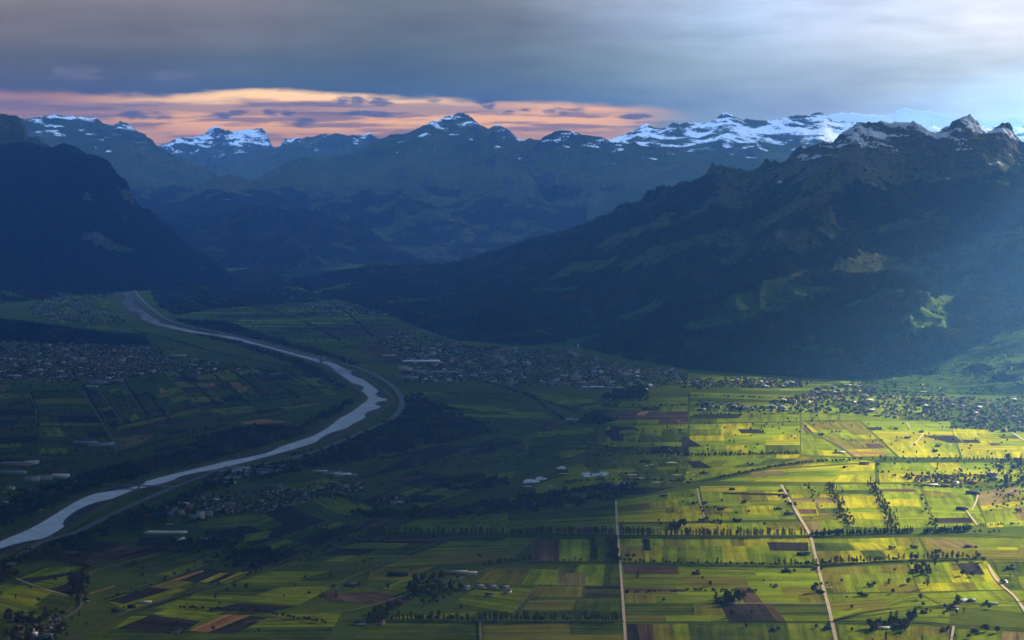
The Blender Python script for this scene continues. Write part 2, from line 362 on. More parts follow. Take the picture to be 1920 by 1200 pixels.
make_range('right_snow_range', [(900,330,29),(960,300,29),(1060,275,29),(1140,264,29),(1165,256,29),(1190,241,29),(1215,233,29),(1240,241,29),(1262,233,29),(1290,231,29),(1318,232,29),(1340,222,29),(1355,214,29),(1370,211,29),(1385,218,29),(1400,226,29),(1425,224,29),(1445,229,29),(1470,222,29),(1500,218,29),(1518,216,29),(1535,211,29),(1548,216,29),(1560,228,29),(1590,230,29),(1650,240,29),(1800,240,29),(2150,235,29)],
           [(860,21.3),(2150,21.5)], 820, 190, 'long blue mountain range with bright snowfields along its crest', ds=1.16, amp=.085, seed=16, snowline=1360, snowamt=.0, jag=9, rockamt=.1, pw=.95,
           patches=((1150,380,90,25,-.3,-.5),(990,370,70,12,.1,-.3)))
make_range('rounded_spur', [(700,440,25),(760,388,25),(800,365,25),(850,338,25),(900,316,25),(935,311,25),(965,298,25),(990,284,25),(1005,270,25),(1020,258,25),(1038,248,25),(1053,245,25),(1070,249,25),(1100,252,25),(1118,255,25),(1135,262,25),(1180,268,25),(1300,285,25),(1500,300,25)],
           [(640,23.6),(900,24),(1100,22.5),(1500,20)], 560, 190, 'blue rounded mountain spur right of the middle with thin snow streaks', ds=1.16, amp=.07, seed=17, snowline=1500, snowamt=-.1, jag=6, wood=.66, pw=.95,
           patches=((1150,375,80,22,-.25,-.6),(980,380,60,9,.1,-.5),(930,440,70,8,.1,-.4),(1050,330,120,12,0,-.3)))
make_range('wooded_foothill', [(250,412,24.6),(285,386,24.6),(330,362,24.6),(380,345,24.6),(405,334,24.6),(430,327,24.6),(450,329,24.6),(478,338,24.6),(510,356,24.6),(560,372,24.6),(620,384,24.6),(700,400,24.6),(820,440,24.5)],
           [(180,21.5),(860,21.8)], 420, 120, 'dark blue wooded foothill below the central mountain', ds=1.165, amp=.12, seed=18, jag=6, wood=.85)
make_range('low_dark_ridge', [(270,440,22.8),(300,425,22.9),(340,410,23),(372,399,23),(395,411,23),(420,404,23),(450,394,23),(478,388,23),(500,384,23),(520,394,23),(545,395,23),(580,393,23),(605,401,23),(625,408,22.9),(650,420,22.9),(672,421,22.9),(690,430,22.8),(705,444,22.7),(725,456,22.6),(755,459,22.6),(780,458,22.6),(798,456,22.6),(806,461,22.6),(815,474,22.6),(826,488,22.6)],
           [(235,20.6),(500,20.9),(700,21.3),(826,21.9)], 520, 120, 'low dark ridge ending in a cut cliff on the valley floor', ds=1.165, amp=.16, L=1100, seed=19, jag=12, wood=.78, woodline=1500, back=1400,
           patches=((795,478,28,12,0,-1.0),(650,470,40,18,.2,-.45),(520,440,60,20,.2,-.3)), rockamt=.12)
make_range('dark_left_wall', [(-420,150,23.1),(-150,190,23.1),(-40,205,23.1),(0,211,23.1),(18,216,23.1),(38,222,23.0),(47,234,22.9),(54,254,22.8),(75,262,22.6),(98,276,22.5),(120,268,22.4),(140,275,22.4),(160,289,22.3),(185,293,22.2),(200,304,22.2),(215,324,22.1),(235,343,22.0),(250,366,21.9),(263,388,21.9),(280,395,21.8),(300,419,21.8),(318,432,21.8),(340,455,21.8),(362,470,21.8),(385,484,21.8),(410,500,21.8),(425,517,21.8),(450,532,21.6)],
           [(-420,18.5),(0,19.4),(200,20.0),(300,20.5),(400,21.2),(425,21.4),(450,21.5)], 640, 220, 'near black blue mountain wall rising on the left', amp=.11, L=1500, seed=20, jag=5, rib=.05, wood=.9, woodline=1500, rockamt=.16, snowline=2600, pw=.95,
           patches=((190,450,50,18,.4,-.6),(90,330,40,30,.5,-.35),(230,470,40,8,0,-.3)))
make_range('left_slope', [(-420,470,20.4),(-200,490,20.4),(-60,500,20.4),(0,508,20.4),(60,520,20.5),(140,531,20.6),(210,540,20.4)],
           [(-420,17.0),(-150,17.8),(0,18.5),(120,19.3),(215,19.9)], 220, 70, 'dark village slope at the foot of the left wall', amp=.1, L=900, seed=21, wood=.5, woodline=2000, back=1500, jag=3)
make_range('wooded_rise', [(-260,585,16.2),(-100,594,15.9),(0,602,15.6),(60,608,15.4),(120,616,15.2),(180,626,15),(240,638,14.8),(300,649,14.6)],
           [(-260,14.5),(0,14.9),(120,14.7),(300,14.5)], 240, 50, 'long low wooded rise crossing the left edge of the valley', amp=.12, L=700, seed=22, wood=.62, woodline=2000, back=900, jag=5, pw=.8)
# the large mountain on the right and the slopes in front of it
make_range('great_right_mountain', [(520,535,21.1),(560,524,21.3),(600,517,21.5),(640,510,21.6),(700,499,21.6),(760,500,21.4),(860,494,21.2),(900,482,21),(960,464,20.8),(1005,450,20.6),(1050,438,20.4),(1110,419,20),(1140,405,19.6),(1170,389,19.2),(1222,362,18.8),(1260,350,18.4),(1290,344,18.2),(1322,330,18),(1336,316,18.1),(1352,309,18.1),(1368,313,18),(1384,321,18),(1402,314,17.8),(1420,310,17.8),(1450,303,17.6),(1480,291,17.5),(1502,276,17.5),(1522,270,17.5),(1542,262,17.5),(1560,266,17.5),(1580,252,17.6),(1594,244,17.6),(1608,232,17.7),(1624,226,17.8),(1645,224,17.8),(1665,228,17.8),(1682,230,17.8),(1700,226,17.8),(1714,233,17.7),(1735,242,17.6),(1755,246,17.6),(1762,242,17.6),(1775,231,17.7),(1790,222,17.8),(1805,218,17.8),(1818,219,17.8),(1832,224,17.8),(1845,236,17.7),(1857,241,17.7),(1866,233,17.7),(1880,229,17.7),(1893,233,17.7),(1900,247,17.6),(1912,262,17.6),(1960,262,17.5),(2060,230,17.4),(2250,215,17.2),(2600,240,17)],
           [(520,21.0),(560,20.9),(620,19.2),(700,17.6),(800,15.6),(850,14.8),(960,14.45),(1090,14.35),(1180,13.6),(1290,12.95),(1400,12.7),(1550,12.4),(1750,12.2),(2000,12.2),(2600,12.4)], 1000, 330,
           'huge dark mountainside on the right with rocky snow topped summits', amp=.15, L=2300, seed=23, jag=11, rib=.08, ribL=700, wood=.70, woodline=1130, snowline=1400, snowamt=.2, rockamt=.06, pw=1.02, back=4000,
           patches=((1500,385,45,10,-.45,-1.2),(1430,425,75,10,-.55,-1.1),(1350,450,60,22,-.2,-.75),(1250,470,80,14,-.3,-.7),(1480,520,60,8,-.35,-1.1),(1420,560,55,12,-.1,-1.2),(1520,545,60,8,-.1,-.9),
                    (1620,505,70,12,-.1,-.9),(1700,500,60,14,.2,-.8),(1660,430,60,14,-.2,-.9),(1790,550,70,16,-.6,-.9),(1500,655,90,14,0,-.9),(1120,500,60,14,-.2,-.5),(1090,640,60,6,-.25,-1.2),(1200,585,60,10,-.2,-.35),(1600,600,70,9,-.2,.5),
                    (940,560,120,25,0,.5),(1000,600,120,20,0,.3),(1250,640,140,20,0,.3),(1180,440,60,9,-.4,-.9),(1330,610,70,8,-.2,-.8),(1640,560,60,8,-.3,-.9),(1050,545,70,7,-.1,-.7),(1740,610,50,8,-.3,-.8),(1380,480,40,9,-.5,-.9),(1840,480,50,10,-.5,-.9),(1330,520,50,12,-.5,.5),(1560,470,50,18,-.4,.6)))
make_range('green_hillside', [(1380,716,12.4),(1500,712,12.6),(1600,704,12.7),(1700,681,12.8),(1780,650,12.9),(1850,619,13),(1920,589,13.1),(2000,560,13.2),(2250,500,13.4)],
           [(1380,12.1),(1500,11.9),(1700,11.6),(1920,11.5),(2250,11.4)], 420, 120, 'hazy green pasture hillside above the right hand village', amp=.09, L=900, seed=24, wood=.12, woodline=3000, back=900, jag=3, pw=.95, rib=.03,
           patches=((1560,700,60,10,0,.25),(1740,700,40,10,.2,.35),(1830,690,40,10,.2,.3)))
print('ranges', time.time() - T0)
# ---------------------------------------------------------------- valley floor
def ground_mat():
    m, t, b = princ('valley_floor', .95)
    P = t.nodes.new('ShaderNodeNewGeometry').outputs['Position']
    n1 = noise(t, P, 1 / 700., 5, .6); n2 = noise(t, P, 1 / 50., 5, .65)
    c = mixc(t, n1.sstep(.35, .65).s, (.060, .10, .005), (.11, .14, .006))
    c = mixc(t, n2.sstep(.42, .72).s, c, (.07, .085, .010))
    t.links.new(c, b.inputs['Base Color'])
    return m
x0, x1, y0, y1 = -25500, 25500, -2500, 50000
me = mesh_np('ground', [(x0, y0, 0), (x1, y0, 0), (x1, y1, 0), (x0, y1, 0)], [(0, 1, 2, 3)], ground_mat())
ground = link('ground', me); tag(ground, 'flat green valley floor of meadows and ploughed strips', None, None, 'structure')

def field_mat(name, c1, c2, c3, furrow=.5):
    """soil or grass: tone drifts inside a field, fine tractor lines along it, every field a little different"""
    m, t, b = princ(name, .95)
    uv = t.nodes.new('ShaderNodeTexCoord').outputs['UV']; P = t.nodes.new('ShaderNodeNewGeometry').outputs['Position']
    u, v, _ = sep(t, uv)
    at = t.nodes.new('ShaderNodeAttribute'); at.attribute_name = 'tone'; rnd = E(t, at.outputs['Fac'])
    st = noise(t, comb(t, u * (1 / 220.), v * (1 / 7.), rnd * 40.0), 1.0, 3, .6)
    st2 = noise(t, comb(t, u * (1 / 500.), v * (1 / 28.), rnd * 90.0), 1.0, 3, .5)
    n1 = noise(t, P, 1 / 90., 5, .6); n2 = noise(t, P, 1 / 9., 4, .65)
    c = mixc(t, rnd.s, c1, c2)
    c = mixc(t, ((n1 - .5) * 1.6 + (st2 - .5) * 1.6 * furrow + .35).clamp().s, c, c3)
    n4 = noise(t, P, 1 / 320., 4, .6)
    k = ((st - .5) * 2.0 * furrow + (st2 - .5) * 1.8 + (n2 - .5) * 1.2 + (n1 - .5) * .9 + (n4 - .5) * 1.3 + 1.0).max(.2)
    c = mixc(t, 1.0, c, comb(t, k, k, k), 'MULTIPLY')
    t.links.new(c, b.inputs['Base Color'])
    return m
FM = dict(
    g=field_mat('meadow_grass', (.120, .180, .003), (.155, .205, .004), (.20, .22, .005)),
    h=field_mat('fresh_grass', (.145, .235, .003), (.19, .265, .004), (.24, .27, .005)),
    y=field_mat('yellowing_grass', (.27, .31, .003), (.38, .37, .004), (.34, .30, .006)),
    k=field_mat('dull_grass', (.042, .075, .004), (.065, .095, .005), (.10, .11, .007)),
    l=field_mat('olive_grass', (.140, .145, .009), (.165, .160, .012), (.18, .15, .018)),
    b=field_mat('brown_soil', (.075, .044, .022), (.10, .06, .038), (.12, .08, .05), .8),
    d=field_mat('dark_soil', (.026, .022, .019), (.036, .030, .024), (.045, .036, .026), .8),
    o=field_mat('orange_stubble', (.34, .17, .075), (.40, .20, .085), (.30, .14, .07), .8),
    t=field_mat('tan_stubble', (.19, .145, .05), (.24, .18, .07), (.16, .14, .045), .8))
FIELDS = []                                  # (world quad, kind, z)
def field_px(kind, *pts, z=1.2): FIELDS.append(([G(*p) for p in pts], kind, z))
def quad_split(q, n, m, kinds, z=.8, jit=.35, drop=0.0):
    """cuts a quad of ground into irregular fields: n bands down, each cut into about m pieces"""
    q = [np.array(G(*p)) if isinstance(p, tuple) and abs(p[1]) < 1300 and p[1] > 284 else np.array(p) for p in q]
    B = lambda u, v: (q[0] * (1 - u) + q[1] * u) * (1 - v) + (q[3] * (1 - u) + q[2] * u) * v
    vs = np.r_[0, np.sort((np.arange(1, n) + rng.uniform(-jit, jit, n - 1)) / n), 1] if n > 1 else np.array([0, 1])
    for i in range(n):
        mm = max(1, int(m + rng.integers(-1, 2))); us = np.r_[0, np.sort((np.arange(1, mm) + rng.uniform(-jit, jit, mm - 1)) / mm), 1]
        for j in range(mm):
            if rng.random() < drop: continue
            FIELDS.append(([B(us[j], vs[i]), B(us[j + 1], vs[i]), B(us[j + 1], vs[i + 1]), B(us[j], vs[i + 1])], kinds[rng.integers(len(kinds))], z))
def inpoly(p, poly):
    x, y = p; c = False; n = len(poly); j = n - 1
    for i in range(n):
        xi, yi = poly[i]; xj, yj = poly[j]
        if (yi > y) != (yj > y) and x < (xj - xi) * (y - yi) / (yj - yi) + xi: c = not c
        j = i
    return c
# river: pairs of edge points (upper/left bank, lower/right bank), from the near bend to the far one
RIV = [((-90,1058),(-90,1078)),((0,1018),(0,1037)),((57,992),(77,1013)),((107,963),(130,982)),((160,932),(187,947)),((207,918),(240,923)),((267,907),(283,911)),
       ((317,892),(333,898)),((383,877),(397,882)),((467,855),(480,862)),((533,837),(547,843)),((600,813),(617,821)),((622,800),(641,806)),((641,783),(662,797)),
       ((664,770),(692,779)),((679,758),(716,762)),((690,748),(726,752)),((684,737),(722,744)),((672,726),(703,730)),((655,712),(684,716)),((636,698),(662,702)),((620,690),(642,692)),
       ((598,678),(618,680)),((570,669),(583,671)),((498,648),(508,651)),((415,629),(424,632)),((367,622),(372,626)),((315,613),(326,614)),((285,607),(309,606)),((262,597),(283,593)),
       ((243,583),(268,581)),((230,565),(255,567)),((220,546),(246,551)),((220,536),(250,532)),((250,527),(275,526)),((333,516),(333,519)),((420,510),(420,512))]
def sub_edges(E_, k=6):
    A = np.array([a for a, b in E_], float); B = np.array([b for a, b in E_], float); n = len(A)
    def cr(P):
        out = []
        for i in range(n - 1):
            p0, p1, p2, p3 = P[max(i - 1, 0)], P[i], P[i + 1], P[min(i + 2, n - 1)]
            for t in np.arange(k) / k:
                out.append(.5 * ((2 * p1) + (-p0 + p2) * t + (2 * p0 - 5 * p1 + 4 * p2 - p3) * t ** 2 + (-p0 + 3 * p1 - 3 * p2 + p3) * t ** 3))
        out.append(P[-1]); return np.array(out)
    ga = cr(np.array([G(*p) for p in A])); gb = cr(np.array([G(*p) for p in B])); return ga, gb
RA, RB = sub_edges(RIV)
# the water crosses its bed: drop any pair closer than 60 m apart to a decent width
mid = (RA + RB) / 2; wv = RB - RA; wl = np.linalg.norm(wv, axis=1)
tan = np.gradient(mid, axis=0); tan /= np.linalg.norm(tan, axis=1)[:, None]; nor = np.stack([tan[:, 1], -tan[:, 0]], 1)
half = np.abs((wv * nor).sum(1)) / 2
for _ in range(3): half = np.convolve(np.r_[half[0], half, half[-1]], [.25, .5, .25], 'valid')
half = np.clip(half, 48, 110)
for _ in range(4):
    mid[1:-1] = mid[1:-1] * .5 + (mid[:-2] + mid[2:]) * .25
tan = np.gradient(mid, axis=0); tan /= np.linalg.norm(tan, axis=1)[:, None]; nor = np.stack([tan[:, 1], -tan[:, 0]], 1)
def band(name, mid, nor, a, b, z, mat, za=None, zb=None):
    n = len(mid); a = np.broadcast_to(a, n)[:, None]; b = np.broadcast_to(b, n)[:, None]
    L = mid + nor * a; R = mid + nor * b
    V = np.concatenate([np.c_[L, np.full(n, z if za is None else za)], np.c_[R, np.full(n, z if zb is None else zb)]])
    i = np.arange(n - 1); return mesh_np(name, V, np.stack([i, i + 1, i + 1 + n, i + n], 1), mat)
def water_mat():
    m, t, b = princ('river_water', .16)
    b.inputs['Specular IOR Level'].default_value = .04; b.inputs['IOR'].default_value = 1.33
    P = t.nodes.new('ShaderNodeNewGeometry').outputs['Position']
    n = noise(t, P, 1 / 130., 4, .6, 1.0)
    c = mixc(t, n.sstep(.4, .6).s, (.15, .135, .11), (.24, .215, .175)); t.links.new(c, b.inputs['Base Color'])
    bp = t.nodes.new('ShaderNodeBump'); bp.inputs['Distance'].default_value = 1.5; bp.inputs['Strength'].default_value = .5
    t.links.new(noise(t, P, 1 / 14., 4, .6).s, bp.inputs['Height']); t.links.new(bp.outputs[0], b.inputs['Normal'])
    return m
def plain(name, c1, c2, sc=1 / 12., rough=.9):
    m, t, b = princ(name, rough)
    P = t.nodes.new('ShaderNodeNewGeometry').outputs['Position']
    t.links.new(mixc(t, noise(t, P, sc, 4, .65).sstep(.3, .7).s, c1, c2), b.inputs['Base Color']); return m
M_water = water_mat()
M_gravel = plain('gravel', (.05, .05, .05), (.12, .115, .11), 1 / 25.)
M_levee = plain('levee_grass', (.09, .085, .03), (.15, .13, .05), 1 / 60.)
M_path = plain('pale_gravel_road', (.46, .38, .27), (.58, .48, .36), 1 / 40.)
M_dull = plain('dull_track', (.15, .13, .09), (.22, .19, .13), 1 / 40.)
M_tarmac = plain('tarmac', (.17, .17, .17), (.23, .22, .22), 1 / 30.)
M_ballast = plain('railway_ballast', (.10, .075, .055), (.16, .12, .08), 1 / 20.)
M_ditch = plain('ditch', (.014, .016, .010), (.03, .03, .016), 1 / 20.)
tag(link('river', band('river', mid, nor, -half, half, 1.6, M_water)), 'broad pale river winding through the valley', None, None, 'structure')
for sgn, lab in ((-1, 'olive grass flood bank along the far side of the river'), (1, 'olive grass flood bank along the near side of the river')):
    a = half * sgn
    n = len(mid); pr = [(a, 1.5), (a + sgn * 14, 7), (a + sgn * 24, 7.2), (a + sgn * 42, 1.3)]
    V = np.concatenate([np.c_[mid + nor * np.asarray(w_)[:, None], np.full(n, z_)] for w_, z_ in pr]); i = np.arange(n - 1)
    F = np.concatenate([np.stack([i + k * n, i + 1 + k * n, i + 1 + (k + 1) * n, i + (k + 1) * n], 1) for k in range(3)])
    tag(link('flood_bank', mesh_np('flood_bank', V, F, M_levee)), lab, None, None, 'structure')
# gravel bars along alternating banks
k0 = 0
for c_, ln, sd in ((5, 9, 1), (20, 9, 1), (33, 8, -1), (44, 7, 1), (56, 6, -1), (67, 6, 1), (84, 5, 1), (92, 5, 1), (101, 6, 1), (109, 5, -1), (118, 5, 1), (128, 6, -1), (168, 4, 1), (176, 4, -1), (184, 4, 1), (190, 4, -1), (196, 4, 1)):
    s0 = slice(max(0, c_ - ln // 2 - 1), min(len(mid), c_ + ln // 2 + 2)); m_ = len(mid[s0])
    if m_ < 3: continue
    wdt = np.sin(np.linspace(0, math.pi, m_)) ** .7 * half[s0] * rng.uniform(.55, .95)
    tag(link('gravel_bar', band('gravel_bar', mid[s0], nor[s0], sd * (half[s0] - .5), sd * (half[s0] - wdt - .5), 2.1, M_gravel)), 'grey gravel bar at the edge of the river', None, None, 'structure')
def cat_rom(P, k=8):
    P = np.array(P, float); n = len(P); out = []
    for i in range(n - 1):
        p0, p1, p2, p3 = P[max(i - 1, 0)], P[i], P[i + 1], P[min(i + 2, n - 1)]
        for t in np.arange(k) / k:
            out.append(.5 * ((2 * p1) + (-p0 + p2) * t + (2 * p0 - 5 * p1 + 4 * p2 - p3) * t ** 2 + (-p0 + 3 * p1 - 3 * p2 + p3) * t ** 3))
    out.append(P[-1]); return np.array(out)
ZR = [2.2]
ROADPTS = []
def road(name, px, width, mat, label, straight=False):
    g = np.array([G(*p) for p in px]); g = g if straight else cat_rom(g, 6)
    tn = np.gradient(g, axis=0) if len(g) > 2 else np.array([g[1] - g[0]] * 2); tn /= np.linalg.norm(tn, axis=1)[:, None]; nr = np.stack([tn[:, 1], -tn[:, 0]], 1)
    ZR[0] += .12; ROADPTS.append(g)
    tag(link(name, band(name, g, nr, -width / 2, width / 2, ZR[0], mat)), label, None, None, 'structure'); return g
R_A = road('lane', [(1465,910),(1493,960),(1518,1003),(1528,1040),(1542,1097),(1552,1133),(1560,1167),(1572,1225)], 10, M_path, 'long pale lane running straight up through the bright meadows')
R_B = road('lane', [(1155,940),(1157,987),(1162,1047),(1170,1160),(1174,1225)], 8, M_path, 'pale straight lane in the middle of the shaded meadows')
R_C = road('lane', [(1853,1060),(1863,1080),(1880,1100),(1903,1120),(1925,1152),(1960,1200)], 9, M_path, 'pale lane curving out of the lower right corner')
road('lane', [(1308,917),(1312,940),(1323,978)], 6, M_path, 'short pale lane left of the long lane')
road('lane', [(1807,952),(1817,965),(1832,985)], 6, M_path, 'short pale lane leading up to the right hand farm'); road('lane', [(1834,926),(1830,942),(1822,957)], 6, M_path, 'tiny pale lane right of the farm')
road('lane', [(1503,800),(1520,813),(1545,822),(1575,838),(1602,857)], 8, M_dull, 'dull slanting lane above the tree line')
road('lane', [(1700,793),(1706,803)], 7, M_path, 'short pale track below the village'); road('lane', [(1731,813),(1724,823),(1716,831),(1706,840)], 9, M_path, 'pale curved farm drive in the bright meadow')
road('lane', [(1898,812),(1925,830)], 10, M_path, 'pale lane at the right edge below the village')
road('lane', [(1368,1133),(1552,1133)], 5, M_path, 'thin pale path beside the large dark field', True)
road('lane', [(1545,1103),(1562,1103)], 6, M_path, 'pale farm turning beside the long lane', True)
road('lane', [(1788,1176),(1784,1200),(1780,1222)], 7, M_path, 'short pale path at the bottom right')
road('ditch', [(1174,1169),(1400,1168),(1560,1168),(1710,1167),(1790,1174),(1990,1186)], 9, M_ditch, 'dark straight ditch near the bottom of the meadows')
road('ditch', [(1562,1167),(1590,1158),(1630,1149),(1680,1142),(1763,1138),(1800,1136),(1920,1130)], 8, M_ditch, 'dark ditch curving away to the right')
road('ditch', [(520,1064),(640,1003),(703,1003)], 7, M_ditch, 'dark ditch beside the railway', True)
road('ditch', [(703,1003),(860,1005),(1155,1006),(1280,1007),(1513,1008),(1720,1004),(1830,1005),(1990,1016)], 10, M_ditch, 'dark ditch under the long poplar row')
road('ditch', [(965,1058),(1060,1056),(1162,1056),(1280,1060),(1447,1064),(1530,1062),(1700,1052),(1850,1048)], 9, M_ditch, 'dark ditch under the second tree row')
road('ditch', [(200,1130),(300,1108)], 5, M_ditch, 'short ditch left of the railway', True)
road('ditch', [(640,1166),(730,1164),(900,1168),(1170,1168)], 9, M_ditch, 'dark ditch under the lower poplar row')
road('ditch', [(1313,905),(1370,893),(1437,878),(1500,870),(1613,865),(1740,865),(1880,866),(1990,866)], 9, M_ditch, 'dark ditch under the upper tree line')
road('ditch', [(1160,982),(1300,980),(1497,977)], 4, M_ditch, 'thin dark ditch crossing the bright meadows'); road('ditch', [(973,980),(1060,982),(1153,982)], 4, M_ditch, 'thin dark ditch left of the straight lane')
road('railway', [(60,1225),(140,1197),(233,1153),(333,1120),(410,1097),(500,1064),(590,1035),(703,999),(790,963),(873,932),(973,895),(1073,862),(1108,848),(1128,832),(1133,815),(1122,803),(1108,792),(1085,782)], 11, M_ballast, 'railway line on low embankment crossing the valley in a long curve')
road('road', [(60,1190),(143,1148),(156,1117),(167,1083),(187,1070),(267,1048),(340,1028)], 9, M_dull, 'village road climbing from the bottom left corner')
road('road', [(200,1122),(327,1083),(383,1063),(433,1042),(500,1020),(567,997),(640,972),(700,955),(763,932),(807,915),(873,895),(940,870),(980,852),(989,840),(984,824)], 8, M_dull, 'country road running parallel to the railway')
road('road', [(984,824),(1010,812),(1060,790),(1100,768),(1140,752),(1170,738),(1185,730)], 10, M_dull, 'grey road leading to the edge of the town')
road('lane', [(640,1094),(707,1063),(780,1034),(857,1007)], 6, M_dull, 'dull slanting track between the dark green fields', True)
road('lane', [(957,1052),(1010,1008)], 6, M_dull, 'short slanting track beside the brown field', True)
road('lane', [(1008,1100),(962,1152)], 5, M_dull, 'slanting track below the stables', True); road('lane', [(900,1168),(903,1222)], 6, M_dull, 'track leading off the bottom edge', True)
road('lane', [(460,1170),(640,1150),(720,1132),(800,1105),(880,1082),(940,1062),(1040,1052)], 7, M_dull, 'farm road past the stables')
road('lane', [(30,1088),(70,1103),(128,1120)], 5, M_path, 'thin pale path in the lower left fields')
road('motorway', [(20,1062),(70,1023),(143,1000),(200,973),(240,953),(300,927),(360,903),(430,880),(520,868),(600,845),(680,812),(717,797),(741,781),(753,764),(752,747),(737,727),(707,707),(673,692),(640,683),(600,672),(520,652),(440,630),(380,618),(320,603),(290,584),(268,565),(255,549),(252,536),(262,528)], 30, M_tarmac, 'pale motorway following the river round its bend')
road('lane', [(307,697),(335,728),(367,760)], 9, M_dull, 'pale straight track between the left bank fields', True); road('lane', [(362,703),(395,735),(425,760)], 7, M_dull, 'second straight track in the left bank fields', True)
road('lane', [(230,720),(268,775)], 6, M_dull, 'straight track left of the orange plots', True); road('lane', [(180,728),(232,798)], 6, M_dull, 'straight track near the left bank village', True)
road('lane', [(55,740),(66,765),(68,795)], 8, M_dull, 'winding track at the left edge of the fields'); road('lane', [(155,735),(195,800),(218,838),(215,852)], 9, M_dull, 'road past the water works on the left bank')
road('lane', [(516,738),(542,727)], 9, M_dull, 'short pale farm track', True)
road('road', [(1160,738),(1290,800),(1330,818)], 6, M_dull, 'thin road slanting down from the town', True); road('lane', [(1217,815),(1262,850),(1275,862)], 6, M_dull, 'thin path above the hedge', True)
road('lane', [(790,655),(860,700),(985,735),(1030,765),(1085,800)], 22, M_ballast, 'broad railway track running out of the town')
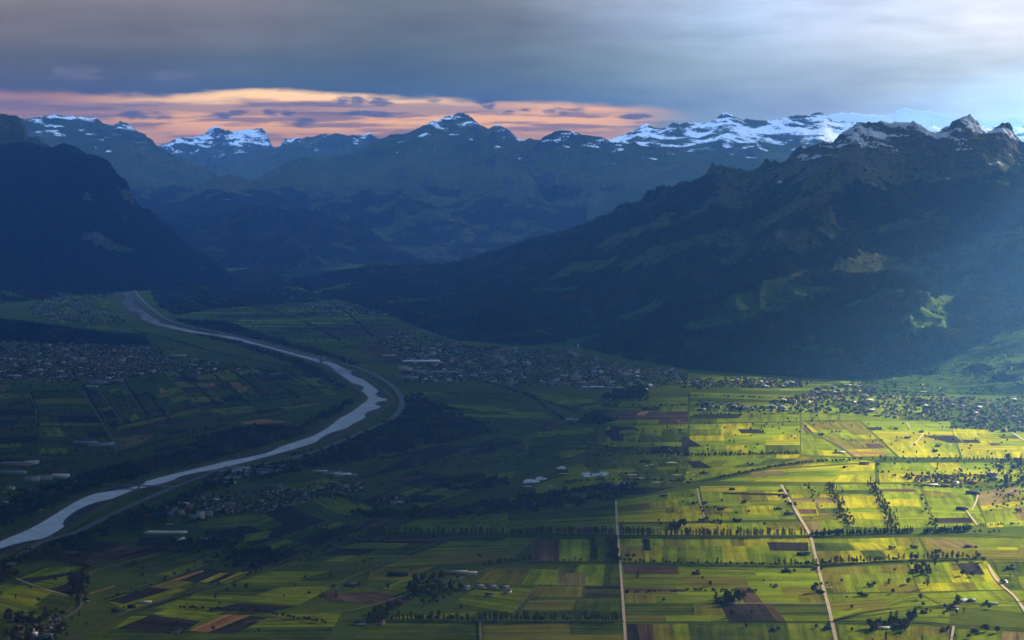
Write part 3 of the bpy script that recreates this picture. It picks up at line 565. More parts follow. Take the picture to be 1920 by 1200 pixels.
# blocks of meadow, each cut into fields
for q, n, m, kk in [
    ([(1174,1170),(1560,1169),(1574,1225),(1178,1225)],2,5,'ggklg'), ([(1162,1062),(1534,1066),(1558,1132),(1168,1132)],4,4,'ghlgg'), ([(1168,1133),(1552,1134),(1558,1166),(1170,1167)],2,4,'gghlk'),
    ([(1159,1010),(1519,1010),(1529,1056),(1161,1054)],2,8,'hghly'), ([(1157,984),(1500,979),(1514,1003),(1158,1003)],2,5,'hggly'), ([(1154,940),(1308,916),(1322,977),(1156,980)],4,3,'yghhl'),
    ([(1312,912),(1465,911),(1494,974),(1324,977)],5,3,'hylgt'), ([(1472,911),(1557,912),(1590,990),(1515,1000)],6,2,'hygtl'), ([(1560,910),(1633,908),(1677,992),(1593,988)],7,1,'hygyh'),
    ([(1636,907),(1722,910),(1752,988),(1680,992)],7,1,'hyghg'), ([(1726,905),(1815,915),(1850,985),(1756,988)],6,2,'gghlh'), ([(1830,925),(1950,905),(1970,985),(1852,990)],5,3,'yhlgt'),
    ([(1524,1012),(1720,1008),(1740,1050),(1534,1057)],2,4,'yhgly'), ([(1725,1008),(1960,1010),(1980,1050),(1745,1046)],3,4,'ghlly'), ([(1535,1066),(1700,1058),(1722,1110),(1546,1112)],3,4,'hglyg'),
    ([(1704,1058),(1850,1052),(1890,1106),(1725,1110)],3,5,'gyghl'), ([(1862,1052),(1980,1052),(1990,1105),(1884,1102)],3,3,'glkg'), ([(1547,1115),(1720,1112),(1762,1136),(1556,1162)],3,2,'glgh'),
    ([(1725,1112),(1892,1108),(1935,1150),(1766,1136)],2,3,'ggkh'), ([(1580,1164),(1700,1146),(1780,1142),(1780,1170),(1640,1167)][:4],2,3,'glg'), ([(1572,1172),(1780,1176),(1780,1225),(1578,1225)],2,3,'gkgl'), ([(1792,1180),(1990,1190),(1990,1225),(1795,1225)],2,3,'gltk'),
    ([(1345,903),(1440,882),(1640,868),(1640,905)],3,4,'yylhl'), ([(1645,868),(1900,868),(1960,902),(1650,905)],3,4,'yyhy'), ([(1295,862),(1500,860),(1437,876),(1280,906)],3,3,'hgkg'),
    ([(1110,862),(1292,862),(1276,907),(1155,927)],4,3,'ggkk'), ([(1140,800),(1290,796),(1290,850),(1112,850)],5,3,'ghkgd'), ([(1293,796),(1500,792),(1500,850),(1293,850)],5,3,'hhgyk'),
    ([(1508,792),(1610,790),(1680,856),(1600,856)],5,2,'yyhhl'), ([(1613,788),(1780,790),(1800,858),(1688,858)],6,2,'yyhyh'), ([(1785,803),(1960,812),(1970,860),(1805,860)],5,3,'yyhly'),
    ([(1180,738),(1290,738),(1290,794),(1130,796)],6,2,'gkkgb'), ([(1295,735),(1500,742),(1500,790),(1293,794)],6,2,'gghkg'),
    ([(905,1170),(1170,1169),(1176,1225),(908,1225)],2,2,'glkg'), ([(690,1168),(898,1169),(902,1225),(640,1225)],2,2,'kgkl'), ([(1012,1105),(1166,1101),(1169,1160),(967,1158)],4,1,'kglk'),
    ([(1044,1060),(1162,1059),(1166,1099),(1008,1098)],2,3,'gkh'), ([(864,1008),(1003,1009),(952,1052),(715,1064)],5,1,'gkggl'), ([(706,1005),(853,1008),(636,1096),(425,1099)],7,2,'gkgkd'),
    ([(645,1097),(715,1066),(880,1062),(760,1110)],2,2,'lkg'), ([(760,1152),(990,1126),(955,1156),(720,1162)],2,1,'gk'), ([(900,1100),(1000,1104),(960,1150),(850,1130)],2,1,'hg'),
    ([(425,1104),(632,1098),(560,1135),(338,1122)],2,2,'ggk'), ([(335,1126),(556,1138),(440,1160),(250,1152)],2,2,'gkd'), ([(245,1156),(640,1150),(600,1225),(150,1225)],3,2,'gklg'),
    ([(440,1044),(640,977),(692,1000),(500,1062)],3,3,'kkdg'), ([(330,1086),(430,1046),(495,1064),(410,1094)],3,2,'dgk'), ([(200,1126),(325,1087),(402,1098),(240,1148)],4,2,'gkld'),
    ([(190,1072),(335,1032),(430,1042),(325,1080)],3,2,'gkk'), ([(10,1092),(90,1060),(160,1078),(150,1112)],3,2,'ghkd'), ([(-60,1118),(10,1095),(150,1115),(120,1150)],3,2,'gykg'),
    ([(80,1045),(150,1012),(330,1028),(180,1066)],2,2,'kdbk'), ([(-80,1150),(0,1122),(135,1152),(40,1185)],2,2,'gkg'),
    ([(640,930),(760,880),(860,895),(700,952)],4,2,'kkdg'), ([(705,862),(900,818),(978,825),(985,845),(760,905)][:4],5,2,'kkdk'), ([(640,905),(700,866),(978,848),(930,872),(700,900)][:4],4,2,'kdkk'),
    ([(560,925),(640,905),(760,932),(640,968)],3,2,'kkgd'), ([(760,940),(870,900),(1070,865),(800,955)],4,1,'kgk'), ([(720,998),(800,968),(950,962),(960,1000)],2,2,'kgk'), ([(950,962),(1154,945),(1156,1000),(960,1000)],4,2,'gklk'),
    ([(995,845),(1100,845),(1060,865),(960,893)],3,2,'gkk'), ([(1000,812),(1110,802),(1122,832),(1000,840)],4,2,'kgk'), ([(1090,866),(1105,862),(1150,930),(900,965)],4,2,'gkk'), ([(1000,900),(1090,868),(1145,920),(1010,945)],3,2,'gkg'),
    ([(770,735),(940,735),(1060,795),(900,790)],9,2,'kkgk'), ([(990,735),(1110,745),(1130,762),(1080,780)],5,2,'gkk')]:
    quad_split(q, n, m, kk)
for q, n, m, kk in [([(1502,790),(1508,791),(1600,857),(1502,853)],5,2,'hygyl'), ([(1500,745),(1780,742),(1790,786),(1503,788)],4,4,'gghk'), ([(1893,1108),(1990,1106),(1990,1165),(1935,1152)],3,2,'gkl'), ([(1130,738),(1180,740),(1128,796),(1100,790)],4,1,'gkk'), ([(1500,856),(1600,860),(1640,866),(1440,880)],2,3,'yhl'), ([(1290,852),(1500,852),(1495,862),(1290,862)],1,4,'hgy'),
    ([(1715,1112),(1730,1136),(1600,1152),(1560,1162)],2,2,'gl'), ([(1000,945),(1150,925),(1154,942),(960,960)],2,2,'gkl'), ([(715,905),(760,905),(700,952),(640,972)],3,1,'kgd'), ([(450,905),(560,888),(640,905),(560,930)][:4],3,2,'kgk'), ([(560,935),(640,968),(440,1040),(400,1010)],5,2,'gkkd')]:
    quad_split(q, n, m, kk, z=.7)
def zone(poly, ang, fw, fh, kinds, z=.5):
    g = np.array([G(*p) for p in poly]); c, s = math.cos(ang), math.sin(ang); Rm = np.array([[c, -s], [s, c]])
    l = g @ Rm; lo, hi = l.min(0), l.max(0); y = lo[1]
    while y < hi[1]:
        h = fh * rng.uniform(.5, 1.6); x = lo[0] - rng.uniform(0, fw)
        while x < hi[0]:
            w = fw * rng.uniform(.5, 1.7); q = np.array([(x + 2, y + 2), (x + w, y + 2), (x + w, y + h), (x + 2, y + h)]) @ Rm.T
            if all(inpoly(p, g) for p in q) : 
                d = np.min(np.hypot(*(mid - q.mean(0)).T))
                if d > 170 and rng.random() < .93: FIELDS.append((list(q), kinds[rng.integers(len(kinds))], z))
            x += w + 3
        y += h + 3
def angof(a, b):
    a, b = G(*a), G(*b); return math.atan2(b[1] - a[1], b[0] - a[0])
aL = angof((307,697), (367,760))
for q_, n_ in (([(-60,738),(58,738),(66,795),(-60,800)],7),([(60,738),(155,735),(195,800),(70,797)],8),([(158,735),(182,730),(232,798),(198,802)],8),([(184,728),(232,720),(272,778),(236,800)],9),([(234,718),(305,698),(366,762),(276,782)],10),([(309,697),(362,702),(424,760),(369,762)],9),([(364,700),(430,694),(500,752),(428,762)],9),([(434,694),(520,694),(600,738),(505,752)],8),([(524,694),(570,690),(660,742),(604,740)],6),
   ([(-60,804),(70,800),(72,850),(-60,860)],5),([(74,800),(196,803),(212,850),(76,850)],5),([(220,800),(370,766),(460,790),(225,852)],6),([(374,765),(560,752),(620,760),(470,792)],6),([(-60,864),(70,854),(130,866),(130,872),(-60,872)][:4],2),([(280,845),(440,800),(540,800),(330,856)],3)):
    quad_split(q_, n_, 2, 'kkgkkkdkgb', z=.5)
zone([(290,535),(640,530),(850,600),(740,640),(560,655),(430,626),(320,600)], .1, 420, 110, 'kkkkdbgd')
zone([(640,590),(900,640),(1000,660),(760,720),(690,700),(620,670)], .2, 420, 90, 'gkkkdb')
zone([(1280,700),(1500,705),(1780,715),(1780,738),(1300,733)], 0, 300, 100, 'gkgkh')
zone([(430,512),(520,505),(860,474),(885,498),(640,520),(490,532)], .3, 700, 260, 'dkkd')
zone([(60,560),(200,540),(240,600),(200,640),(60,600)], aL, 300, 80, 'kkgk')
for a in [('b',(1375,1103),(1408,1102),(1432,1133),(1398,1133)), ('d',(1350,1134),(1432,1134),(1457,1167),(1368,1167)), ('b',(1432,1134),(1447,1134),(1475,1167),(1457,1167)),
    ('d',(1438,1017),(1515,1018),(1516,1034),(1444,1033)), ('k',(1525,1019),(1590,1019),(1605,1033),(1528,1034)), ('y',(1592,1018),(1653,1018),(1673,1032),(1608,1032)), ('k',(1612,1033),(1650,1033),(1667,1047),(1623,1049)),
    ('t',(1733,1010),(1813,1013),(1843,1028),(1770,1030)), ('d',(1792,1057),(1832,1055),(1847,1078),(1810,1078)), ('k',(1862,1054),(1930,1054),(1940,1079),(1875,1079)), ('d',(1752,972),(1818,971),(1825,981),(1757,982)),
    ('b',(1645,917),(1713,917),(1720,923),(1648,922)), ('b',(1495,955),(1530,955),(1532,964),(1500,964)), ('k',(1535,954),(1577,953),(1577,963),(1538,963)), ('k',(1568,919),(1638,919),(1641,927),(1570,927)), ('d',(1355,924),(1473,926),(1475,930),(1357,927)),
    ('y',(1493,942),(1528,942),(1530,952),(1497,952)), ('y',(1535,943),(1568,943),(1572,953),(1537,953)), ('y',(1570,930),(1643,930),(1650,953),(1577,953)), ('y',(1660,937),(1723,937),(1727,950),(1663,950)), ('y',(1280,967),(1317,967),(1320,978),(1280,978)),
    ('y',(1340,954),(1373,954),(1375,960),(1342,960)), ('d',(1383,805),(1423,805),(1437,813),(1390,813)), ('d',(1278,820),(1287,820),(1317,838),(1278,838)), ('d',(1287,865),(1313,865),(1335,878),(1300,878)), ('d',(1623,802),(1647,801),(1657,807),(1633,807)),
    ('d',(1730,817),(1790,817),(1807,831),(1780,831)), ('d',(1803,825),(1833,825),(1840,831),(1807,831)), ('b',(1622,832),(1648,832),(1660,840),(1627,841)), ('o',(1593,847),(1660,847),(1663,852),(1595,853)), ('t',(1403,885),(1467,883),(1477,891),(1413,893)),
    ('b',(1503,801),(1513,800),(1525,812),(1513,813)), ('b',(1855,831),(1873,831),(1877,836),(1858,836)), ('k',(1870,817),(1905,817),(1912,823),(1878,823)),
    ('b',(997,1012),(1048,1012),(1047,1053),(990,1055)), ('h',(1049,1012),(1107,1012),(1105,1053),(1048,1053)), ('d',(1145,1012),(1160,1012),(1162,1053),(1147,1053)), ('d',(1203,1011),(1218,1011),(1220,1033),(1207,1033)),  # narrow dark strip beside the straight lane stands in for shaded trees
    ('b',(1168,1061),(1270,1062),(1273,1077),(1170,1077)), ('h',(995,1068),(1047,1069),(1045,1097),(977,1097)), ('t',(1048,1075),(1097,1075),(1099,1098),(1045,1098)), ('l',(1008,1100),(1092,1100),(1090,1120),(988,1120)), ('l',(915,1067),(992,1067),(975,1097),(890,1093)),
    ('d',(1098,1100),(1163,1100),(1165,1106),(1098,1106)), ('d',(1100,1113),(1165,1114),(1165,1122),(1092,1122)), ('b',(1170,1104),(1280,1105),(1280,1110),(1170,1110)), ('d',(1176,1171),(1195,1171),(1204,1222),(1178,1222)), ('b',(1197,1171),(1225,1171),(1230,1222),(1204,1222)),
    ('b',(640,1112),(703,1110),(773,1122),(755,1134)), ('b',(600,1110),(640,1112),(755,1134),(620,1128)), ('b',(690,972),(750,972),(700,997),(660,993)), ('d',(927,832),(977,828),(977,833),(930,842)), ('d',(807,838),(893,837),(827,858),(675,900)), ('b',(733,894),(793,893),(787,901),(740,903)),
    ('d',(768,928),(840,930),(813,943),(767,943)), ('d',(1143,917),(1267,914),(1207,928),(1150,930)), ('b',(640,1004),(855,1008),(840,1017),(612,1014)),
    ('o',(355,1183),(423,1153),(467,1154),(390,1187)), ('d',(388,1188),(470,1155),(503,1158),(443,1188)), ('d',(217,1180),(283,1154),(377,1166),(337,1188)), ('h',(287,1152),(320,1140),(420,1149),(377,1163)), ('d',(223,1160),(293,1135),(373,1110),(320,1128)),
    ('d',(203,1127),(283,1102),(323,1105),(233,1133)), ('d',(343,1090),(390,1067),(430,1073),(373,1093)), ('o',(323,1088),(380,1069),(383,1072),(333,1089)), ('y',(373,1092),(413,1075),(428,1075),(388,1093)), ('d',(388,1093),(433,1075),(447,1076),(400,1095)), ('y',(402,1095),(450,1072),(477,1073),(427,1095)),
    ('o',(167,1113),(213,1098),(216,1100),(170,1115)), ('b',(83,1048),(123,1033),(237,1037),(167,1063)), ('h',(32,1087),(90,1065),(160,1063),(127,1073)), ('d',(43,1088),(133,1073),(157,1073),(60,1094)), ('d',(93,1105),(147,1090),(135,1120),(110,1112)), ('h',(-5,1113),(37,1097),(67,1102),(0,1116)),
    ('t',(213,823),(290,812),(280,825),(230,843)), ('o',(430,717),(447,717),(467,733),(450,737)), ('o',(382,718),(403,719),(408,727),(388,727)), ('o',(297,728),(307,728),(313,738),(303,739)), ('b',(355,693),(370,693),(380,699),(358,699)), ('t',(-10,722),(27,722),(10,733),(-20,733)),
    ('o',(450,792),(493,786),(547,792),(460,797)), ('b',(493,573),(520,575),(525,583),(500,584)), ('t',(1113,763),(1207,767),(1207,770),(1117,768)), ('o',(1200,772),(1217,772),(1207,780),(1193,779)), ('d',(1207,763),(1237,763),(1233,771),(1203,770)), ('b',(1022,790),(1050,786),(1040,800),(1010,802)),
    ('b',(660,651),(700,648),(782,676),(730,679)), ('d',(1300,777),(1393,777),(1383,785),(1293,785)), ('d',(1143,800),(1185,800),(1200,806),(1147,808)), ('d',(1143,815),(1168,815),(1170,827),(1146,827)), ('d',(700,500),(500,498),(500,500),(690,502)),
    ('k',(250,1010),(340,1003),(350,1022),(240,1025)), ('d',(262,1008),(325,1006),(330,1022),(255,1024)), ('d',(385,995),(470,990),(465,1008),(380,1012)), ('g',(460,1003),(510,995),(500,1010),(455,1018)), ('g',(370,975),(480,965),(490,985),(375,992)), ('k',(640,1064),(700,1045),(690,1090),(560,1090))]:
    field_px(*a)
if True:
    def fspan(q):
        q = np.array(q); c = q.mean(0)
        if c[1] < 5200 or abs(c[0] / c[1]) > .27: return 0
        e1 = q[1] - q[0]; e2 = q[3] - q[0]; return abs(e1[0] * e2[1] - e1[1] * e2[0]) / c[1] ** 3
    order = sorted(range(len(FIELDS)), key=lambda i: -fspan(FIELDS[i][0])); keep = set(order[:298])
    names = dict(g='meadow', h='meadow', y='meadow', k='meadow', l='meadow', b='ploughed_field', d='ploughed_field', o='stubble_field', t='stubble_field')
    rest = {}
    for i, (q, kd, z) in enumerate(FIELDS):
        q = [np.array(p) for p in q]; z = z + (i % 97) * .003
        n = len(q); c = sum(q) / n; lu = np.linalg.norm(q[1] - q[0]); lv = np.linalg.norm(q[3] - q[0])
        uv = [(0, 0), (lu, 0), (lu, lv), (0, lv)]
        if lv > lu: uv = [(b_, a_) for a_, b_ in uv]
        tone = rng.random()
        if i in keep:
            me = mesh_np('field', [(*p, z) for p in q], [tuple(range(n))], FM[kd])
            ul = me.uv_layers.new(name='UVMap')
            for k in range(n): ul.data[k].uv = uv[k]
            attr(me, 'tone', [tone] * n); link(names[kd], me, ground)
        else: rest.setdefault(kd, []).append((q, z, uv, tone))
    me = bpy.data.meshes.new('far_fields'); V = []; F = []; U = []; T_ = []; MI = []
    for mi, (kd, L_) in enumerate(rest.items()):
        me.materials.append(FM[kd])
        for q, z, uv, tone in L_:
            F.append(tuple(range(len(V), len(V) + 4))); V += [(*p, z) for p in q]; U += uv; T_ += [tone] * 4; MI.append(mi)
    me.from_pydata(V, [], F); me.polygons.foreach_set('material_index', MI); ul = me.uv_layers.new(name='UVMap'); ul.data.foreach_set('uv', np.array(U, np.float32).ravel()); attr(me, 'tone', T_)
    tag(link('far_fields', me, ground), None, None, None, 'stuff')
print('fields', len(FIELDS), time.time() - T0)
# ---------------------------------------------------------------- trees
def leaf_mat(name, c1, c2, c3):
    m, t, b = princ(name, .9)
    P = t.nodes.new('ShaderNodeNewGeometry').outputs['Position']; oi = t.nodes.new('ShaderNodeObjectInfo')
    r = E(t, oi.outputs['Random']); n = noise(t, P, 1 / 6., 2, .5)
    c = mixc(t, n.sstep(.3, .7).s, c1, c2); c = mixc(t, (r * .8).s, c, c3)
    t.links.new(c, b.inputs['Base Color']); return m
M_round = leaf_mat('broadleaf', (.035, .055, .008), (.085, .085, .012), (.17, .075, .014))
M_con = leaf_mat('conifer_needles', (.010, .020, .012), (.018, .030, .014), (.028, .034, .014))
M_pop = leaf_mat('bare_twigs', (.055, .050, .016), (.10, .078, .020), (.16, .075, .02))
M_wood = leaf_mat('mixed_wood', (.014, .022, .008), (.032, .032, .011), (.055, .036, .014))
M_bark = plain('bark', (.06, .045, .035), (.09, .07, .05), 1.)
def leafball(rad, hgt, zc, n, s, seed, flat=.0, core=True):
    r = np.random.default_rng(seed); V = []; F = []
    for i in range(n):
        d = r.normal(size=3); d /= np.linalg.norm(d); q = r.uniform(.55, 1.05) ** .6
        c = np.array([d[0] * rad * q, d[1] * rad * q, zc + d[2] * hgt * q]); a = r.normal(size=3); a /= np.linalg.norm(a); b = np.cross(a, r.normal(size=3)); b /= np.linalg.norm(b)
        e = s * r.uniform(.6, 1.3); k = len(V); V += [c + a * e, c + b * e, c - a * e * .9, c - b * e * .8]; F.append((k, k + 1, k + 2)); F.append((k, k + 2, k + 3))
    if core:
        k = len(V); m = 6
        for j, (zz, rr) in enumerate(((-.7, .45), (-.1, .78), (.55, .55))):
            for i in range(m): V.append(np.array([math.cos(6.283 * i / m + j) * rad * rr * r.uniform(.8, 1.1), math.sin(6.283 * i / m + j) * rad * rr * r.uniform(.8, 1.1), zc + hgt * zz]))
        V += [np.array([0, 0, zc - hgt * .9]), np.array([0, 0, zc + hgt * .9])]
        for j in range(2):
            for i in range(m):
                a, b = k + j * m + i, k + j * m + (i + 1) % m; F += [(a, b, b + m), (a, b + m, a + m)]
        for i in range(m): F += [(k + 3 * m, k + (i + 1) % m, k + i), (k + 3 * m + 1, k + 2 * m + i, k + 2 * m + (i + 1) % m)]
    return V, F
def tube(p, q, r0, r1, n=5):
    p, q = np.array(p, float), np.array(q, float); V = []
    ax = q - p; a = np.cross(ax, (0, 0, 1.)) if abs(ax[2]) < .95 * np.linalg.norm(ax) else np.array([1., 0, 0]); a /= np.linalg.norm(a); b = np.cross(ax, a); b /= np.linalg.norm(b)
    for c, r in ((p, r0), (q, r1)):
        for i in range(n): V.append(c + (a * math.cos(6.283 * i / n) + b * math.sin(6.283 * i / n)) * r)
    F = []
    for i in range(n): j = (i + 1) % n; F += [(i, j, j + n), (i, j + n, i + n)]
    return V, F
def joinvf(L_):
    V = []; F = []
    for v, f in L_: k = len(V); V += list(v); F += [tuple(x + k for x in g) for g in f]
    return V, F
def round_tree(seed, bare=False):
    V, F = leafball(5.2, 5.0, 8.2, 75 if not bare else 60, 1.5 if not bare else 1.0, seed, core=not bare)
    T = [tube((0, 0, -.5), (.1, 0, 4.5), .55, .4), tube((.1, 0, 4.2), (2.2, .5, 8), .32, .12), tube((.1, 0, 4.2), (-1.9, -1, 8.4), .32, .12), tube((.1, 0, 4.2), (.2, 1.4, 9.5), .3, .1)]
    return (V, F), joinvf(T)
def poplar(seed):
    r = np.random.default_rng(seed); L_ = [leafball(3.1, 9.5, 13.0, 95, 1.35, seed, core=False)]
    for i in range(9):
        a = r.uniform(0, 6.283); z0 = r.uniform(4, 15); w = r.uniform(1.2, 2.6); L_.append(tube((0, 0, z0), (math.cos(a) * w, math.sin(a) * w, z0 + r.uniform(5, 8)), .3, .1, 3))
    return joinvf(L_), tube((0, 0, -.5), (0, 0, 21), .5, .12)
def conifer(seed):
    r = np.random.default_rng(seed); V = []; F = []
    for k in range(5):
        z0 = 2.2 + k * 3.2; rr = 3.6 * (1 - k / 6.2); n = 9; b0 = len(V)
        for i in range(n):
            q = rr * (1.12 if i % 2 else .72) * r.uniform(.85, 1.15); a = 6.283 * i / n + k; V.append((math.cos(a) * q, math.sin(a) * q, z0 + r.uniform(-.5, .4)))
        V.append((0, 0, z0 + 5.4)); V.append((0, 0, z0 + .6))
        for i in range(n): F += [(b0 + i, b0 + (i + 1) % n, b0 + n), (b0 + (i + 1) % n, b0 + i, b0 + n + 1)]
    return (V, F), tube((0, 0, -.5), (0, 0, 5), .45, .35)
def mk(name, vf, mat): return mesh_np(name, vf[0], vf[1], mat)
PROTO = {}
for kd, fn, mt in (('round', round_tree, M_round), ('poplar', poplar, M_pop), ('conifer', conifer, M_con)):
    PROTO[kd] = []
    for s_ in range(4):
        c, tr = fn(40 + s_); PROTO[kd].append((mk(kd + '_crown', c, mt), mk(kd + '_trunk', tr, M_bark)))
def clump(seed, kind, n, spread, h=(9, 16)):
    r = np.random.default_rng(seed); L_ = []
    for i in range(n):
        x, y = r.uniform(-spread, spread, 2); hh = r.uniform(*h)
        if kind == 'con' or (kind == 'mix' and r.random() < .45):
            b = []; m = 6; rr = hh * .26; k = []
            for z0, q in ((.15, 1), (.45, .7)):
                base = [(x + math.cos(6.283 * j / m + i) * rr * q * r.uniform(.8, 1.2), y + math.sin(6.283 * j / m + i) * rr * q * r.uniform(.8, 1.2), hh * z0) for j in range(m)] + [(x, y, hh * (z0 + .55))]
                L_.append((base, [(j, (j + 1) % m, m) for j in range(m)]))
        else:
            v, f = leafball(hh * .36, hh * .36, hh * .6, 14, hh * .2, seed * 31 + i, core=True); L_.append(([np.array(p) + (x, y, 0) for p in v], f))
    return joinvf(L_)
CL = [bpy.data.objects.new('tree_clump', mk('tree_clump', clump(5 + i, k, 5, 9), m_)) for i, (k, m_) in enumerate((('mix', M_wood), ('mix', M_wood), ('con', M_con), ('round', M_round)))]
def scatter(name, P, proto, label, smin=.8, smax=1.3, kind='stuff'):
    P = np.asarray(P); me = bpy.data.meshes.new(name); me.vertices.add(len(P)); me.vertices.foreach_set('co', P.astype(np.float32).ravel())
    attr(me, 'sc', rng.uniform(smin, smax, len(P))); attr(me, 'rt', rng.uniform(0, 6.283, len(P)))
    o = link(name, me); tag(o, label, None, None, kind)
    ng = bpy.data.node_groups.new(name, 'GeometryNodeTree'); ng.interface.new_socket('Geometry', in_out='INPUT', socket_type='NodeSocketGeometry'); ng.interface.new_socket('Geometry', in_out='OUTPUT', socket_type='NodeSocketGeometry')
    N = ng.nodes.new; gi = N('NodeGroupInput'); go = N('NodeGroupOutput'); ip = N('GeometryNodeInstanceOnPoints'); oi = N('GeometryNodeObjectInfo')
    oi.inputs['Object'].default_value = proto; oi.inputs['As Instance'].default_value = True
    a1 = N('GeometryNodeInputNamedAttribute'); a1.data_type = 'FLOAT'; a1.inputs[0].default_value = 'sc'
    a2 = N('GeometryNodeInputNamedAttribute'); a2.data_type = 'FLOAT'; a2.inputs[0].default_value = 'rt'
    cx_ = N('ShaderNodeCombineXYZ'); L = ng.links.new
    fo = [s for s in a1.outputs if s.enabled][0] if False else a1.outputs[0]; fo2 = a2.outputs[0]
    L(fo2, cx_.inputs[2]); L(gi.outputs[0], ip.inputs['Points']); L(oi.outputs['Geometry'], ip.inputs['Instance'])
    L(cx_.outputs[0], ip.inputs['Rotation']); L(fo, ip.inputs['Scale']); L(ip.outputs[0], go.inputs[0])
    md = o.modifiers.new('scatter', 'NODES'); md.node_group = ng; return o
def range_woods(key, n, label, near_only=None, smin=1.2, smax=2.2, thr=.5):
    R = RANGES[key]; nv, nu = R['nv'], R['nu']; X, Y, Z, Wd = R['X'], R['Y'], R['Z'], R['wood']
    out = [[], [], []]
    cellA = np.abs((X[1:nv, :-1] - X[:nv-1, :-1]) * (Y[:nv-1, 1:] - Y[:nv-1, :-1]) - (X[:nv-1, 1:] - X[:nv-1, :-1]) * (Y[1:nv, :-1] - Y[:nv-1, :-1]))
    ok = (np.abs(X[:nv-1, :-1] / Y[:nv-1, :-1]) < .262) & (Z[:nv-1, :-1] > 2)
    nz = fbm(X / 130., Y / 130., 3, 77)[:nv-1, :-1] * .4
    w = cellA * ok * np.clip((Wd[:nv-1, :-1] + nz - thr + .06) * 8, .012, 1) * (Z[:nv-1, :-1] < 1250)
    idx = rng.choice(w.size, n, p=(w / w.sum()).ravel()); i, j = np.unravel_index(idx, w.shape); a, b = rng.random(n), rng.random(n)
    f = lambda M: (M[i, j] * (1 - a) + M[i + 1, j] * a) * (1 - b) + (M[i, j + 1] * (1 - a) + M[i + 1, j + 1] * a) * b
    return np.stack([f(X), f(Y), f(Z) - 1.0], 1)
def wood_obj(name, P, lab, smin, smax, w=(.4, .3, .2, .1)):
    k = rng.choice(4, len(P), p=w); nz = fbm(P[:, 0] / 420., P[:, 1] / 420., 4, 63)
    if w[2] < .4: k = np.where((nz > .12) & (rng.random(len(P)) < .75), 3, np.where((nz < -.18) & (rng.random(len(P)) < .7), 2, k))
    for q in range(4):
        if (k == q).sum(): scatter(name, P[k == q], CL[q], lab, smin, smax)
P_ = range_woods('great_right_mountain', 90000, ''); wood_obj('forest', P_, 'dark mixed forest covering the huge right mountainside', 1.0, 1.9, (.45, .3, .25, .0))
wood_obj('forest', range_woods('dark_left_wall', 22000, ''), 'near black forest on the left mountain wall', 1.5, 2.6, (.3, .2, .5, 0))
wood_obj('forest', range_woods('wooded_rise', 5000, ''), 'dark wood on the low rise at the left edge', 1.0, 1.8)
wood_obj('forest', range_woods('left_slope', 6000, '', thr=.45), 'trees scattered over the village slope at the left', 1.0, 1.8)
wood_obj('forest', range_woods('low_dark_ridge', 9000, ''), 'dark forest on the low ridge in the valley', 1.3, 2.2)
wood_obj('forest', range_woods('green_hillside', 1500, '', thr=.45), 'scattered hillside trees on the green slope above the village', .5, 1.0, (.3, .3, .1, .3))
def pts_in(poly, n):
    g = np.array([G(*p) for p in poly]); lo, hi = g.min(0), g.max(0); out = []
    while len(out) < n:
        p = rng.uniform(lo, hi)
        if inpoly(p, g): out.append(p)
    return np.array(out)
def area(poly):
    g = np.array([G(*p) for p in poly]); x, y = g.T; return abs((x * np.roll(y, -1) - y * np.roll(x, -1)).sum()) / 2
WOODS = [
 [(300,955),(360,925),(410,895),(400,885),(440,872),(560,850),(660,812),(700,800),(740,790),(735,808),(690,828),(600,862),(560,885),(450,905),(380,925),(330,962),(290,985),(240,1000)],
 [(700,800),(745,782),(762,765),(800,768),(860,778),(905,797),(925,812),(860,826),(800,838),(700,862),(640,870),(560,880),(600,858),(690,828)],
 [(758,760),(765,742),(780,740),(800,752),(840,765),(870,775),(820,775)],
 [(640,704),(700,726),(742,752),(745,765),(735,778),(730,752),(700,730),(668,708)],
 [(280,540),(330,530),(480,532),(640,560),(520,572),(400,580),(330,592),(300,575)],
 [(330,600),(420,605),(560,650),(640,672),(760,735),(740,728),(640,686),(520,655),(400,628)],
 [(600,812),(520,830),(400,862),(300,888),(230,905),(170,915),(60,962),(0,990),(-30,970),(60,925),(200,880),(330,850),(400,815),(480,800),(560,800)],
 [(640,785),(610,800),(570,800),(600,780),(660,750),(675,735),(690,742),(675,758),(655,772)],
 [(560,660),(600,685),(655,715),(670,730),(640,730),(600,705),(520,672),(440,645),(360,628),(420,632),(500,652)],
 [(0,1045),(60,1028),(150,1005),(230,960),(260,950),(280,955),(250,985),(150,1018),(90,1045),(0,1068)],
 [(0,1052),(25,1060),(30,1085),(0,1092),(-40,1080)],
 [(385,1055),(430,1040),(490,1030),(560,1040),(540,1050),(470,1066),(400,1062)],
 [(290,1022),(440,1012),(445,1028),(300,1034)],
 [(660,962),(760,958),(880,950),(970,935),(1100,915),(1190,908),(1200,925),(1110,943),(1000,958),(900,968),(780,972),(680,970)],
 [(820,900),(900,890),(950,905),(905,918),(830,922)], [(560,655),(575,652),(620,668),(650,690),(690,705),(640,690)],
 [(432,510),(520,500),(580,518),(500,538),(440,530)], [(860,650),(900,655),(940,652),(905,660)], [(1180,728),(1210,726),(1208,752),(1166,752),(1128,748),(1140,738)], [(1166,742),(1208,742),(1208,748),(1166,748)], [(1100,780),(1120,775),(1150,790),(1120,798),(1080,795)]]
wp = np.concatenate([pts_in(w_, int(min(6000, area(w_) / 420))) for w_ in WOODS]); print('wood pts', len(wp))
dmin = np.full(len(wp), 1e9)
for g in [mid]:
    for i in range(0, len(wp), 4000): dmin[i:i+4000] = np.hypot(wp[i:i+4000, 0][:, None] - g[None, :, 0], wp[i:i+4000, 1][:, None] - g[None, :, 1]).min(1)
